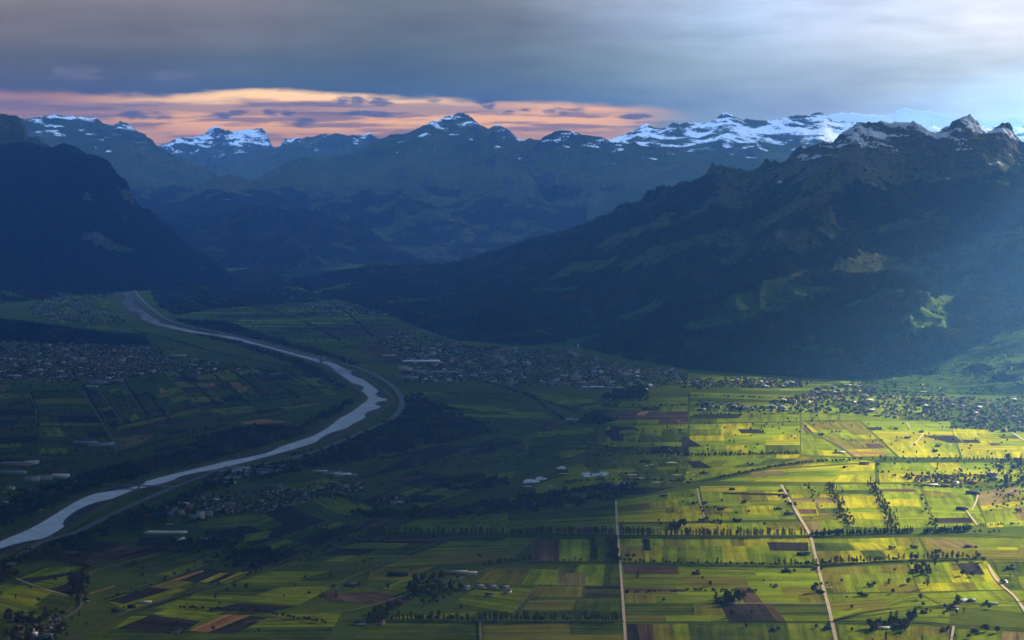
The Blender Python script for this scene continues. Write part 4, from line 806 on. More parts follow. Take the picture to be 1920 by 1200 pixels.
rc = cat_rom(np.array([G(*p) for p in [(70,1023),(143,1000),(200,973),(240,953),(300,927),(360,903),(430,880),(520,868),(600,845),(680,812),(717,797),(741,781),(753,764),(752,747),(737,727),(707,707),(673,692),(640,683),(600,672),(520,652),(440,630),(380,618),(320,603),(290,584),(268,565)]]), 12)
dm2 = np.hypot(wp[:, 0][:, None] - rc[None, :, 0], wp[:, 1][:, None] - rc[None, :, 1]).min(1)
wp = wp + rng.normal(size=wp.shape) * 16
th = fbm(wp[:, 0] / 170., wp[:, 1] / 170., 4, 91)
wp = wp[(dmin > 135) & (dm2 > 40) & (th > rng.uniform(-.32, .02, len(th)))]
wood_obj('riverside_wood', np.c_[wp, np.zeros(len(wp))], 'dark broadleaf wood following the river and motorway', .8, 1.4, (.5, .3, .0, .2))
HP = []
def hedge(px, gap=16, jit=5, miss=.12):
    g = cat_rom(np.array([G(*p) for p in px]), 10); d = np.r_[0, np.cumsum(np.hypot(*np.diff(g, axis=0).T))]
    for q in np.arange(0, d[-1], gap):
        if rng.random() > miss + .3 * (perlin(np.array(q / 190.), np.array(px[0][0] / 7.), 3) > .12): HP.append((np.interp(q, d, g[:, 0]) + rng.normal() * jit, np.interp(q, d, g[:, 1]) + rng.normal() * jit, 0))
for L_ in ([(340,700),(375,730),(412,764)],[(157,723),(180,765),(200,802)],[(277,737),(300,765),(320,795)],[(236,718),(252,745),(276,780)],[(60,738),(72,800)],[(395,698),(430,728),(470,762)],[(434,694),(470,722),(508,755)],[(480,690),(520,718),(560,748)],[(530,692),(580,722),(615,745)],
    [(-40,800),(70,802),(200,800)],[(220,800),(370,764),(460,740),(560,750)],[(60,855),(150,856),(215,852),(300,830),(430,795)],[(0,862),(100,868),(160,870)],[(330,690),(440,688),(560,690)],[(-20,735),(150,732),(300,695)],
    [(850,700),(985,740),(1030,770),(1080,800)],[(905,690),(1000,742),(1060,765),(1110,770)],[(770,738),(880,738),(960,742)],[(900,790),(980,800),(1060,800)],[(1130,760),(1200,762),(1290,760)],[(1300,775),(1400,778),(1500,776)],[(1280,742),(1400,745),(1500,748)],
    [(640,905),(760,880),(860,858),(980,846)],[(560,925),(640,930),(720,950)],[(640,1022),(760,1010),(860,1008)],[(300,1035),(440,1040),(560,1052)],[(100,1045),(180,1068)],[(130,1078),(145,1115)],[(0,1068),(100,1045),(240,1035)],[(340,545),(480,548),(620,552)],[(330,575),(460,580),(560,585)],
    [(400,600),(520,610),(640,612),(740,610)],[(480,625),(600,632),(700,640)],[(430,560),(560,600),(640,640)],[(560,535),(640,580),(700,632)],[(250,620),(330,640),(420,665),(560,692)],[(700,590),(780,600),(830,600)],[(640,655),(700,645),(790,660)],[(60,545),(180,535),(220,530)],
    [(1170,1112),(1300,1108),(1430,1110)],[(1690,910),(1820,915),(1950,910)],[(1840,985),(1920,982)],[(1100,835),(1200,845),(1290,852)],[(1060,905),(1160,900),(1290,903)]):
    hedge(L_)
for p in pts_in([(290,540),(640,535),(840,590),(760,640),(560,650),(430,625)], 900): HP.append((*p, 0))
for p in pts_in([(-40,700),(560,690),(690,745),(560,800),(200,900),(-40,905)], 500): HP.append((*p, 0))
wood_obj('hedgerow', np.array(HP), 'dark hedges and scattered bushes between the shaded fields', .3, .8, (.4, .3, .0, .3))
COUNT = dict(round=0, poplar=0, conifer=0); EXTRA = dict(round=[], poplar=[], conifer=[])
TREES = []
def tree(kd, x, y, sc, label, group, z=0): TREES.append((kd, x, y, z, sc, label, group))
def tree_row(kd, px, gap, sc, label, jit=3, miss=.1, group=None):
    g = cat_rom(np.array([G(*p) for p in px]), 10); d = np.r_[0, np.cumsum(np.hypot(*np.diff(g, axis=0).T))]; s = 0
    while s < d[-1]:
        if rng.random() > miss:
            x, y = np.interp(s, d, g[:, 0]), np.interp(s, d, g[:, 1])
            k_ = kd if isinstance(kd, str) else kd[rng.integers(len(kd))]
            tree(k_, x + rng.normal() * jit, y + rng.normal() * jit, sc * rng.uniform(.7, 1.25), label, group or label)
        s += gap * rng.uniform(.6, 1.4)
def flush_trees():
    names = dict(round='broadleaf_tree', poplar='poplar_tree', conifer='conifer_tree')
    nouns = dict(round='broadleaf tree', poplar='bare poplar', conifer='dark conifer')
    for kd in ('round', 'poplar', 'conifer'):
        L_ = [T for T in TREES if T[0] == kd]; L_.sort(key=lambda T: T[2] / T[4] ** .5 + (1e6 if abs(T[1] / T[2]) > .247 or T[2] < 5800 else 0))
        for i, (_, x, y, z, sc, lab, grp) in enumerate(L_):
            if i < 292:
                e = link(names[kd], None, loc=(x, y, z), rz=rng.uniform(0, 6.28), scale=(sc * rng.uniform(.85, 1.15), sc * rng.uniform(.85, 1.15), sc))
                tag(e, nouns[kd] + ' ' + lab, 'tree', nouns[kd] + 's ' + grp); c, tr = PROTO[kd][rng.integers(4)]
                link('crown', c, e); link('trunk', tr, e)
            else: EXTRA[kd].append((x, y, z))
        if EXTRA[kd]:
            v, f = joinvf([(PROTO[kd][0][0], []), ]) if False else (None, None)
            pr = bpy.data.objects.new(names[kd] + '_far', PROTO[kd][1][0])
            scatter(dict(round='distant_trees', poplar='distant_poplars', conifer='distant_conifers')[kd], np.array(EXTRA[kd]), pr, 'smaller and farther trees dotted over the valley meadows', .6, 1.1)
POP, RND, CON = 'poplar', 'round', 'conifer'
tree_row(POP, [(600,1006),(700,1003),(860,1004),(1000,1003),(1150,1003)], 9, 1.25, 'in the long shaded row left of the straight lane', miss=.12)
tree_row(POP, [(1166,1005),(1280,1006),(1400,1006),(1512,1006)], 8.5, 1.3, 'in the row between the two long pale lanes', miss=.08)
for k_ in range(3): tree_row((CON, RND, CON), [(1521,1006 - k_ * 1.2),(1600,1003 - k_),(1712,999 - k_ * 1.2)], 11, 1.15, 'in the dense dark hedge right of the long lane', 4, .02)
for k_ in range(3): tree_row((CON, RND), [(1731,1001 - k_ * 1.2),(1821,996 - k_ * 1.2)], 11, 1.2, 'in the second dense dark hedge farther right', 4, .02)
tree_row(RND, [(1829,1000),(1850,1000),(1877,999)], 15, .6, 'in the low bushy hedge at the end of the dark hedges')
tree_row((POP, RND, RND), [(1166,1053),(1280,1058),(1447,1061),(1528,1060)], 11, 1.0, 'in the second row between the pale lanes', miss=.15)
tree_row((POP, RND, POP), [(1533,1060),(1600,1056),(1700,1050),(1780,1048),(1842,1046)], 9, 1.1, 'in the long autumn row right of the long lane', miss=.05)
tree_row((POP, RND), [(960,1055),(1060,1053),(1150,1053)], 24, .7, 'in the thin hedge below the brown field', miss=.3)
tree_row((POP, RND, POP), [(700,1163),(800,1163),(900,1165),(1040,1164),(1165,1165)], 9, 1.15, 'in the lower poplar row near the bottom edge', miss=.06)
tree_row((POP, RND), [(700,1163),(800,1163),(900,1165),(1040,1164),(1165,1165)], 22, .7, 'in the lower poplar row near the bottom edge', miss=.1)
for k_ in range(3): tree_row((CON, RND), [(1280,856 - k_),(1400,854 - k_),(1496,852 - k_)], 17, 1.0, 'in the dark hedge above the golden meadows', 6, .02)
for k_ in range(2): tree_row(RND, [(1103,857 - k_),(1150,857 - k_)], 17, .9, 'in the short dark hedge left of the long one', 5, .05); tree_row(RND, [(1168,854 - k_),(1278,852 - k_)], 18, .9, 'in the dark hedge that ends at the thin road', 5, .05)
for k_ in range(2): tree_row(RND, [(998,842 - k_),(1060,843 - k_),(1105,844 - k_)], 20, .8, 'in the dark hedge above the railway', 5, .05)
tree_row(RND, [(1437,878),(1470,874),(1513,868),(1560,866),(1613,863)], 10, 1.2, 'in the upper tree line beside the bright meadow', 5, .05)
tree_row((RND, POP), [(1637,863),(1747,862),(1880,864),(1925,864)], 10, 1.25, 'in the right part of the upper tree line', 5, .08)
tree_row(RND, [(1345,898),(1390,889),(1437,879)], 22, .5, 'along the thin bank below the tree line', 3)
for i, (a, b) in enumerate((((1557,910),(1592,988)),((1633,906),(1678,992))) * 3): tree_row((RND, POP), [a, b], 24, .62, 'in the ragged orchard strip ' + ('beside the third meadow' if i % 2 else 'running up the bright meadow'), 12, .12)
tree_row(RND, [(1513,910),(1520,922),(1537,963)], 40, .6, 'in the broken line beside the tan plots', 9, .3); tree_row(RND, [(1723,927),(1735,950),(1753,987)], 34, .6, 'in the broken line of bushes on the right', 9, .25); tree_row(RND, [(1757,988),(1750,975)], 14, .8, 'in the thicket at the end of the right bush line', 10)
for a, b in (((1110,1015),(1115,1052)),((1112,1012),(1118,1052)),((1140,1012),(1141,1052)),((1146,1012),(1152,1054)),((1152,1012),(1157,1054))): tree_row((POP, RND), [a, b], 17, .7, 'in the planted strips left of the straight lane', 5, .1)
tree_row(RND, [(905,1062),(940,1056),(980,1052),(1000,1050)], 15, 1.1, 'in the dark clump beside the farm road', 6); tree_row(RND, [(1165,1047),(1175,1046),(1195,1048)], 14, 1.1, 'in the dark clump beside the straight lane', 5)
for poly, n, lab, sc in [([(780,1080),(830,1082),(830,1118),(790,1122),(765,1112)],60,'in the dark wood round the manor farm',1.2), ([(830,1085),(870,1105),(830,1130),(770,1135),(760,1120)],50,'behind the stables by the farm road',.9), ([(690,1150),(730,1140),(760,1130),(720,1165),(690,1175)],45,'in the dark copse at the road junction',1.1),
     ([(1245,985),(1285,980),(1285,990),(1248,992)],12,'in the small copse on the bright meadow',1.3), ([(1260,900),(1290,900),(1310,907),(1270,908)],8,'above the short lane',.8), ([(10,1150),(120,1150),(135,1205),(10,1210)],90,'between the village houses at the bottom left',1.0),
     ([(1785,1135),(1800,1128),(1780,1155),(1765,1155)],9,'beside the barns in the lower right',1.1), ([(1625,1170),(1700,1160),(1700,1185),(1630,1188)],34,'round the white roofed barn at the bottom',1.2), ([(1695,1160),(1718,1158),(1716,1164),(1697,1166)],12,'in the reddish copse at the bottom right',1.3),
     ([(1710,1065),(1745,1065),(1745,1080),(1710,1080)],14,'in the round copse right of the long lane',1.2), ([(1335,1122),(1400,1118),(1390,1133),(1335,1137)],26,'round the farm above the large dark field',1.2), ([(1585,965),(1600,970),(1590,988),(1575,985)],12,'in the thicket at the foot of the orchard strip',1.0),
     ([(1670,893),(1730,890),(1860,893),(1860,905),(1780,908),(1720,905)],150,'between the houses of the hamlet',1.0), ([(1860,860),(1940,860),(1960,915),(1880,912),(1850,890)],150,'in the wooded edge of the right hand hamlet',1.2), ([(1640,865),(1860,868),(1860,890),(1700,885)],60,'dotted below the upper tree line',.85),
     ([(1500,790),(1900,800),(1900,858),(1640,858)],110,'dotted over the brightest meadows',.7), ([(1830,905),(1960,900),(1960,970),(1850,960)],75,'in the orchard meadows at the right edge',.65), ([(1290,795),(1500,795),(1500,850),(1290,850)],45,'dotted over the dim meadows below the village',.75),
     ([(1000,795),(1280,800),(1280,915),(1060,905)],110,'dotted over the dim meadows left of the hedge',.75), ([(1160,1080),(1540,1070),(1555,1165),(1170,1165)],22,'standing alone in the meadow between the lanes',.95), ([(1570,1070),(1900,1070),(1920,1160),(1580,1165)],40,'standing alone in the lower right meadows',.95),
     ([(1560,1172),(1920,1180),(1930,1215),(1570,1215)],16,'standing below the straight ditch',1.1), ([(1180,1172),(1550,1172),(1560,1215),(1180,1215)],8,'standing alone near the bottom edge',1.1), ([(1160,945),(1540,915),(1560,1000),(1160,1000)],45,'standing alone in the golden meadow',.7), ([(560,900),(980,850),(1000,940),(640,990)],90,'dotted over the shaded fields right of the river town',.85),
     ([(640,1015),(1000,1015),(900,1150),(500,1150)],40,'dotted over the shaded fields in the lower middle',.8), ([(0,1040),(500,1040),(500,1200),(0,1200)],80,'dotted over the shaded fields at the lower left',.85), ([(1690,1060),(1700,1060),(1850,1050),(1852,1075),(1845,1075)],6,'at the end of the autumn row',1.3),
     ([(1400,800),(1560,770),(1560,790),(1400,830)],20,'below the village',.8)]:
    for p in pts_in(poly, int(n * (.55 if 'dotted' in lab or 'alone' in lab else 1))): tree(RND if rng.random() < .85 else POP, p[0], p[1], sc * rng.choice([.6, .9, 1.2, 1.6], p=[.35, .35, .2, .1]) * rng.uniform(.85, 1.15), lab, lab)
tree_row(RND, [(1720,1072),(1722,1066),(1735,1064),(1745,1068)], 11, 1.3, 'in the round copse right of the long lane'); tree_row(RND, [(150,1010),(160,1085),(150,1130)], 20, 1.0, 'beside the village road at the lower left', 9); tree_row(RND, [(420,1097),(640,1022),(700,1003)], 55, .7, 'along the railway', 9); tree_row(RND, [(200,1126),(430,1046),(640,978),(800,920),(980,856)], 45, .9, 'along the country road', 9, .3)
tree_row((CON, RND), [(300,1024),(370,1020),(445,1016)], 9, 1.1, 'in the dark belt below the greenhouses', 9); tree_row((RND,), [(340,1142),(480,1150),(610,1170)], 11, .6, 'in the low hedge above the orange field', 4)
print('plants', time.time() - T0, len(TREES))
# ---------------------------------------------------------------- buildings
def bmat(name, c1, c2, rough=.8, sc=1 / 3.): return plain(name, c1, c2, sc, rough)
WM = dict(white=bmat('white_render', (.70, .69, .66), (.80, .79, .77)), cream=bmat('cream_render', (.55, .48, .36), (.63, .56, .44)), grey=bmat('grey_render', (.32, .33, .34), (.42, .43, .44)), timber=bmat('dark_timber', (.06, .04, .03), (.10, .07, .05)),
          brick=bmat('brick_wall', (.30, .14, .09), (.38, .19, .13)), teal=bmat('teal_cladding', (.16, .32, .36), (.22, .38, .42)), metal=bmat('metal_cladding', (.45, .5, .55), (.55, .6, .66), .5))
RM = dict(brown=bmat('brown_tiles', (.10, .06, .045), (.15, .09, .065)), red=bmat('red_tiles', (.26, .10, .06), (.34, .14, .09)), dark=bmat('slate_roof', (.045, .045, .05), (.08, .08, .085)), grey=bmat('grey_roof', (.22, .23, .24), (.32, .33, .34)),
          white=bmat('white_sheet_roof', (.72, .72, .70), (.82, .82, .80), .45), blue=bmat('blue_grey_roof', (.20, .28, .34), (.28, .36, .42), .5), glass=bmat('plastic_film', (.66, .64, .58), (.78, .76, .70), .3))
M_glass = bmat('window_glass', (.03, .035, .04), (.05, .055, .06), .15)
def box(x0, x1, y0, y1, z0, z1):
    V = [(x, y, z) for x in (x0, x1) for y in (y0, y1) for z in (z0, z1)]
    return V, [(0, 1, 3, 2), (4, 6, 7, 5), (0, 4, 5, 1), (2, 3, 7, 6), (0, 2, 6, 4), (1, 5, 7, 3)]
def gable_walls(L, W_, H, R):     # ridge along x
    l, w = L / 2, W_ / 2
    V = [(-l, -w, -1), (l, -w, -1), (l, w, -1), (-l, w, -1), (-l, -w, H), (l, -w, H), (l, w, H), (-l, w, H), (-l, 0, H + R), (l, 0, H + R)]
    F = [(0, 1, 5), (0, 5, 4), (2, 3, 7), (2, 7, 6), (1, 2, 6), (1, 6, 5), (5, 6, 9), (3, 0, 4), (3, 4, 7), (7, 4, 8), (0, 3, 2), (0, 2, 1)]
    return V, F
def gable_roof(L, W_, H, R, o=.8, t=.45):
    l = L / 2 + o; w = W_ / 2 + o; k = R / (W_ / 2); z0 = H - o * k
    a = [(-l, -w, z0), (l, -w, z0), (l, 0, H + R + .05), (-l, 0, H + R + .05), (l, w, z0), (-l, w, z0)]; V = a + [(x, y, z + t) for x, y, z in a]
    F = [(0, 1, 2), (0, 2, 3), (3, 2, 4), (3, 4, 5)]; F = [f[::-1] for f in F] + [tuple(i + 6 for i in f) for f in F]
    for p, q in ((0, 1), (1, 2), (2, 4), (4, 5), (5, 3), (3, 0)): F += [(p, q, q + 6), (p, q + 6, p + 6)]
    return V, F
def windows(L, W_, H, nx, floors, x_off=0):
    out = []
    for fl in range(floors):
        z = 1.2 + fl * 2.9
        for i in range(nx):
            x = -L / 2 + L * (i + .5) / nx + x_off
            for s in (-1, 1): out.append(box(x - .6, x + .6, s * (W_ / 2) - .06, s * (W_ / 2) + .06, z, z + 1.4))
    return joinvf(out)
MC = {}
def shape(kind, L, W_, H, R, wall, roof):
    key = (kind, L, W_, H, R, wall, roof)
    if key in MC: return MC[key]
    parts = []
    if kind in ('house', 'barn'):
        parts.append(('wall', mk('wall', gable_walls(L, W_, H, R), WM[wall]))); parts.append(('roof', mk('roof', gable_roof(L, W_, H, R), RM[roof])))
        if kind == 'house':
            v, f = box(L * .2, L * .2 + 1, -.5, .5, H + R * .4, H + R + 1.3); parts.append(('chimney', mesh_np('chimney', v, f, WM['grey'])))
            wv_, wf = windows(L, W_, H, 4, 2 if H > 5 else 1); parts.append(('windows', mesh_np('windows', wv_, wf, M_glass)))
        else:
            v, f = box(-2, 2, -W_ / 2 - .1, -W_ / 2 + .05, 0, min(4, H * .8)); parts.append(('door', mesh_np('door', v, f, WM['timber'])))
    else:
        v, f = box(-L / 2, L / 2, -W_ / 2, W_ / 2, -1, H); parts.append(('wall', mesh_np('wall', v, f, WM[wall])))
        v, f = joinvf([box(-L / 2 - .4, L / 2 + .4, -W_ / 2 - .4, W_ / 2 + .4, H, H + .7), box(-L * .2, -L * .1, -2, 2, H + .7, H + 2.6), box(L * .15, L * .3, -1.5, 2.5, H + .7, H + 2.2)]); parts.append(('roof', mesh_np('roof', v, f, RM[roof])))
        nf = int(H // 3); wv_, wf = windows(L, W_, H, max(3, int(L / 5)), max(1, nf)); parts.append(('windows', mesh_np('windows', wv_, wf, M_glass)))
    MC[key] = parts; return parts
NM = dict(house='house', barn='barn', hall='factory_hall', block='apartment_block')
HOUSES = []
def building(kind, x, y, rz, L, W_, H, R, wall, roof, label, group=None, z=0, name=None, cat=None, force=True):
    HOUSES.append((kind, x, y, rz, L, W_, H, R, wall, roof, label, group, z, name, cat, force))
def bpx(kind, px, py, rz, L, W_, H, R, wall, roof, label, **k): x, y = G(px, py); building(kind, x, y, rz, L, W_, H, R, wall, roof, label, **k)
def place(h):
    kind, x, y, rz, L, W_, H, R, wall, roof, label, group, z, name, cat, force = h
    e = link(name or NM[kind], None, loc=(x, y, z), rz=rz); tag(e, label, cat or dict(house='house', barn='barn', hall='industrial building', block='apartment block')[kind], group)
    for n_, m_ in shape(kind, L, W_, H, R, wall, roof):
        o = link(n_ if n_ != 'windows' else 'window_rows', m_, e)
        if n_ == 'windows': o['kind'] = 'stuff'
    return e
# --- single farms and barns
bands = [
 ('between the conifer hedge and autumn tree row', [(1672,1029),(1716,1028),(1759,1035),(1815,1027)]),
 ('in the golden meadow left of the long lane', [(1373,919),(1395,943),(1462,956),(1349,956),(1464,922),(1471,934),(1480,946)]),
 ('beside the short pale lane left of the long one', [(1300,930),(1300,945),(1322,945)]),
 ('on the thin ditch below the golden meadow', [(1317,977),(1340,979),(1382,978)]),
 ('in the meadow above the large dark field', [(1474,1073),(1528,1067),(1530,1098),(1455,1100),(1540,1111),(1305,1077)]),
 ('in the meadows right of the long lane', [(1620,1118),(1635,1099),(1881,1092),(1732,1150),(1895,1068)]),
 ('just below the upper tree line', [(1583,877),(1648,872),(1655,886),(1410,872),(1322,889)]),
 ('in bright meadows above the upper tree line', [(1680,805),(1701,822),(1728,811),(1758,838),(1752,847),(1785,803),(1540,816),(1575,849)]),
 ('near the bottom edge below the straight ditch', [(1450,1182),(1552,1180),(1770,1181),(1828,1184)]),
 ('in the dim meadows left of the dark hedge', [(1195,842),(1245,840),(1207,867),(1140,909),(1065,933),(912,838),(780,860),(1018,808)])]
ORD = ['first', 'second', 'third', 'fourth', 'fifth', 'sixth', 'seventh', 'eighth', 'ninth']
for where, L_ in bands:
    L_ = sorted(L_)
    for i, (a, b) in enumerate(L_):
        bpx('barn', a, b, rng.uniform(-.25, .25) + (1.57 if rng.random() < .4 else 0), float(rng.choice([18, 24, 30])), float(rng.choice([11, 13])), 5., 4., str(rng.choice(['timber', 'timber', 'grey', 'cream', 'white'])), str(rng.choice(['brown', 'dark', 'dark'])), '%s small barn from left %s' % (ORD[i], where))
        x, y = G(a, b)
        for q in range(rng.integers(1, 4)): tree('round', x + rng.normal() * 16, y + rng.normal() * 14, rng.uniform(.6, 1.0), 'beside a small barn ' + where, 'beside a small barn ' + where)
bpx('barn', 855,1076, 0, 74., 16., 7., 4., 'cream', 'white', 'long barn with bright roof, right of the two above the stables'); bpx('barn', 875,1077, 0, 66., 17., 6., 4., 'cream', 'white', 'bright roofed barn at the right end of the manor farm')
bpx('barn', 746,1079, 0, 66., 22., 8., 4., 'timber', 'dark', 'black roofed barn at the left of the manor wood'); bpx('house', 812,1086, .9, 22., 12., 7., 4., 'white', 'brown', 'house with lit gable in the manor wood'); bpx('house', 861,1086, .8, 18., 12., 6., 4., 'cream', 'brown', 'small house below the bright roofed barns'); bpx('house', 800,1110, .2, 14., 10., 6., 4., 'white', 'red', 'white house in the lower manor wood')
for i, (a, b) in enumerate(((872,1105),(897,1103),(921,1104),(945,1105))): bpx('barn', a, b, .12, 30., 20., 6., 6., 'white', 'grey', ORD[i] + ' from the left of the grey stables with lit white gables', group='row of stables beside the farm road')
bpx('house', 917,1118, .1, 24., 12., 6., 4., 'white', 'brown', 'white house below the row of stables'); bpx('house', 953,1112, 1.2, 24., 14., 8., 5., 'white', 'brown', 'tall white house at the right end of the stables')
bpx('barn', 742,944, 0, 40., 14., 6., 3., 'white', 'white', 'white barn alone below the road hamlet'); bpx('barn', 897,988, 0, 18., 9., 4., 3., 'white', 'grey', 'tiny white shed above the shaded poplar row'); bpx('barn', 1103,998, .2, 30., 12., 5., 4., 'white', 'dark', 'farmhouse with bright gable at the shaded poplar row'); bpx('barn', 1130,998, 0, 26., 12., 5., 4., 'cream', 'brown', 'low barn right of the farmhouse in the poplar row')
bpx('barn', 1268,987, .1, 34., 14., 6., 5., 'timber', 'brown', 'dark barn beside the small copse on the bright meadow'); bpx('barn', 1480,966, .1, 40., 14., 6., 5., 'white', 'dark', 'white farm left of the long pale lane at mid height')
bpx('house', 1514,1041, .3, 24., 13., 6., 5., 'white', 'dark', 'white farmhouse touching the long lane between two tree rows'); bpx('barn', 1503,1041, .1, 30., 15., 5., 5., 'timber', 'dark', 'dark barn left of the lane farmhouse')
bpx('barn', 1370,1131, .1, 36., 15., 6., 5., 'white', 'brown', 'farm with lit end wall above the large dark field'); bpx('barn', 1352,1131, 0, 28., 14., 5., 5., 'timber', 'dark', 'dark barn left of the farm above the large dark field')
bpx('barn', 1653,1180, 0, 42., 15., 5., 3., 'white', 'white', 'white roofed barn at the bottom right edge'); bpx('barn', 1682,1178, .1, 30., 13., 6., 5., 'timber', 'brown', 'dark barn right of the white roofed barn')
bpx('barn', 1803,1130, .9, 48., 16., 6., 4., 'metal', 'grey', 'slanting grey barn in the lower right'); bpx('barn', 1788,1143, .4, 26., 12., 6., 5., 'white', 'brown', 'white gabled barn below the slanting grey barn'); bpx('barn', 1822,1128, .5, 22., 11., 5., 4., 'timber', 'grey', 'small barn right of the slanting grey barn'); bpx('barn', 1857,1134, 0, 44., 12., 4., 3., 'white', 'grey', 'long low barn at the curved ditch')
bpx('house', 1883,1094, .8, 22., 13., 6., 5., 'white', 'grey', 'bright gabled house beside the curving lane at the right'); bpx('barn', 1743,911, 0, 66., 18., 5., 3., 'white', 'white', 'long white hall at the edge of the hamlet'); bpx('barn', 1773,913, 0, 36., 15., 6., 4., 'brick', 'red', 'red barn right of the long white hall')
bpx('barn', 1620,871, 0, 40., 16., 6., 5., 'white', 'dark', 'white walled farm just below the upper tree line'); bpx('barn', 1574,850, 0, 50., 15., 5., 4., 'white', 'white', 'white roofed barn above the upper tree line'); bpx('barn', 1802,956, .2, 36., 16., 7., 5., 'timber', 'dark', 'dark farm at the end of the short pale lane'); bpx('house', 1812,957, .2, 14., 11., 6., 4., 'white', 'brown', 'small white house beside the dark farm')
bpx('barn', 1822,926, 0, 44., 17., 7., 5., 'timber', 'dark', 'large dark barn at the top of the tiny lane'); bpx('house', 1834,928, 0, 14., 11., 6., 4., 'white', 'brown', 'small white house beside the large dark barn'); bpx('barn', 1245,932, 0, 30., 12., 5., 4., 'white', 'dark', 'white shed above the dark wedge of trees')
bpx('house', 164,1128, .2, 16., 11., 6., 4., 'white', 'brown', 'white house beside the village road'); bpx('barn', 270,1131, .1, 44., 12., 4., 3., 'white', 'white', 'long white shed in the lower left meadow'); bpx('barn', 218,1147, .5, 26., 13., 5., 5., 'timber', 'dark', 'dark barn in the lower left meadow'); bpx('barn', 247,1140, .1, 24., 12., 5., 5., 'timber', 'dark', 'dark barn right of the other in the lower left meadow')
bpx('barn', 627,1101, .2, 20., 12., 5., 4., 'white', 'dark', 'white shed beside the slanting track'); bpx('house', 675,1171, .1, 36., 13., 6., 4., 'white', 'dark', 'house with white wall under the lower poplar row'); bpx('house', 716,1171, .3, 16., 12., 7., 4., 'white', 'red', 'small white house right of the dark copse'); bpx('barn', 330,1186, .2, 34., 14., 6., 4., 'white', 'dark', 'barn below the orange field'); bpx('barn', 660,1098, .1, 46., 14., 5., 4., 'timber', 'grey', 'low grey barn beside the slanting track')
bpx('barn', 1078,790, -.3, 90., 40., 9., 4., 'white', 'white', 'bright white works hall at the road fork below the town'); bpx('hall', 1111,728, 0, 130., 40., 9., 0, 'white', 'white', 'long flat white hall on the near edge of the town'); bpx('hall', 1140,729, 0, 170., 40., 8., 0, 'grey', 'grey', 'long flat grey hall right of the white one')
for i, a in enumerate(((1199,732),(1206,731))): bpx('hall', a[0], a[1], .4, 44., 26., 8., 0, 'white', 'white', ('left' if i == 0 else 'right') + ' one of two bright sheds below the town')
for i, a in enumerate(((1018,724),(1032,724),(1038,717),(1044,716))): bpx('block', a[0], a[1], .15, 32., 16., 26. if i < 2 else 20., 0, 'grey' if i < 2 else 'metal', 'grey', ORD[i] + ' from the left of the pale blocks at the near town edge')
bpx('block', 956,727, .2, 34., 22., 58., 0, 'grey', 'grey', 'tall slab tower on the left of the town', name='tower_block'); bpx('block', 1130,718, .1, 24., 20., 44., 0, 'grey', 'dark', 'dim tall tower in the middle of the town', name='tower_block'); bpx('block', 1080,712, .1, 60., 24., 24., 0, 'cream', 'grey', 'cream office slab in the town centre')
bpx('hall', 790,680, .1, 240., 110., 12., 0, 'grey', 'white', 'large pale works roof at the left of the town'); bpx('hall', 730,668, .1, 90., 30., 8., 0, 'white', 'white', 'bright white shed on the grey brown field'); bpx('hall', 845,677, .1, 100., 60., 10., 0, 'brick', 'red', 'red roofed hall among the works'); bpx('hall', 820,700, 0, 260., 60., 10., 0, 'grey', 'blue', 'long dim works hall'); bpx('hall', 778,698, 0, 150., 40., 9., 0, 'teal', 'blue', 'blue works hall at the motorway')
bpx('hall', 765,710, 0, 120., 60., 10., 0, 'white', 'grey', 'pale hall nearest the motorway bend'); bpx('hall', 760,697, 1.2, 12., 90., 26., 0, 'white', 'white', 'narrow bright white silo wall near the motorway')
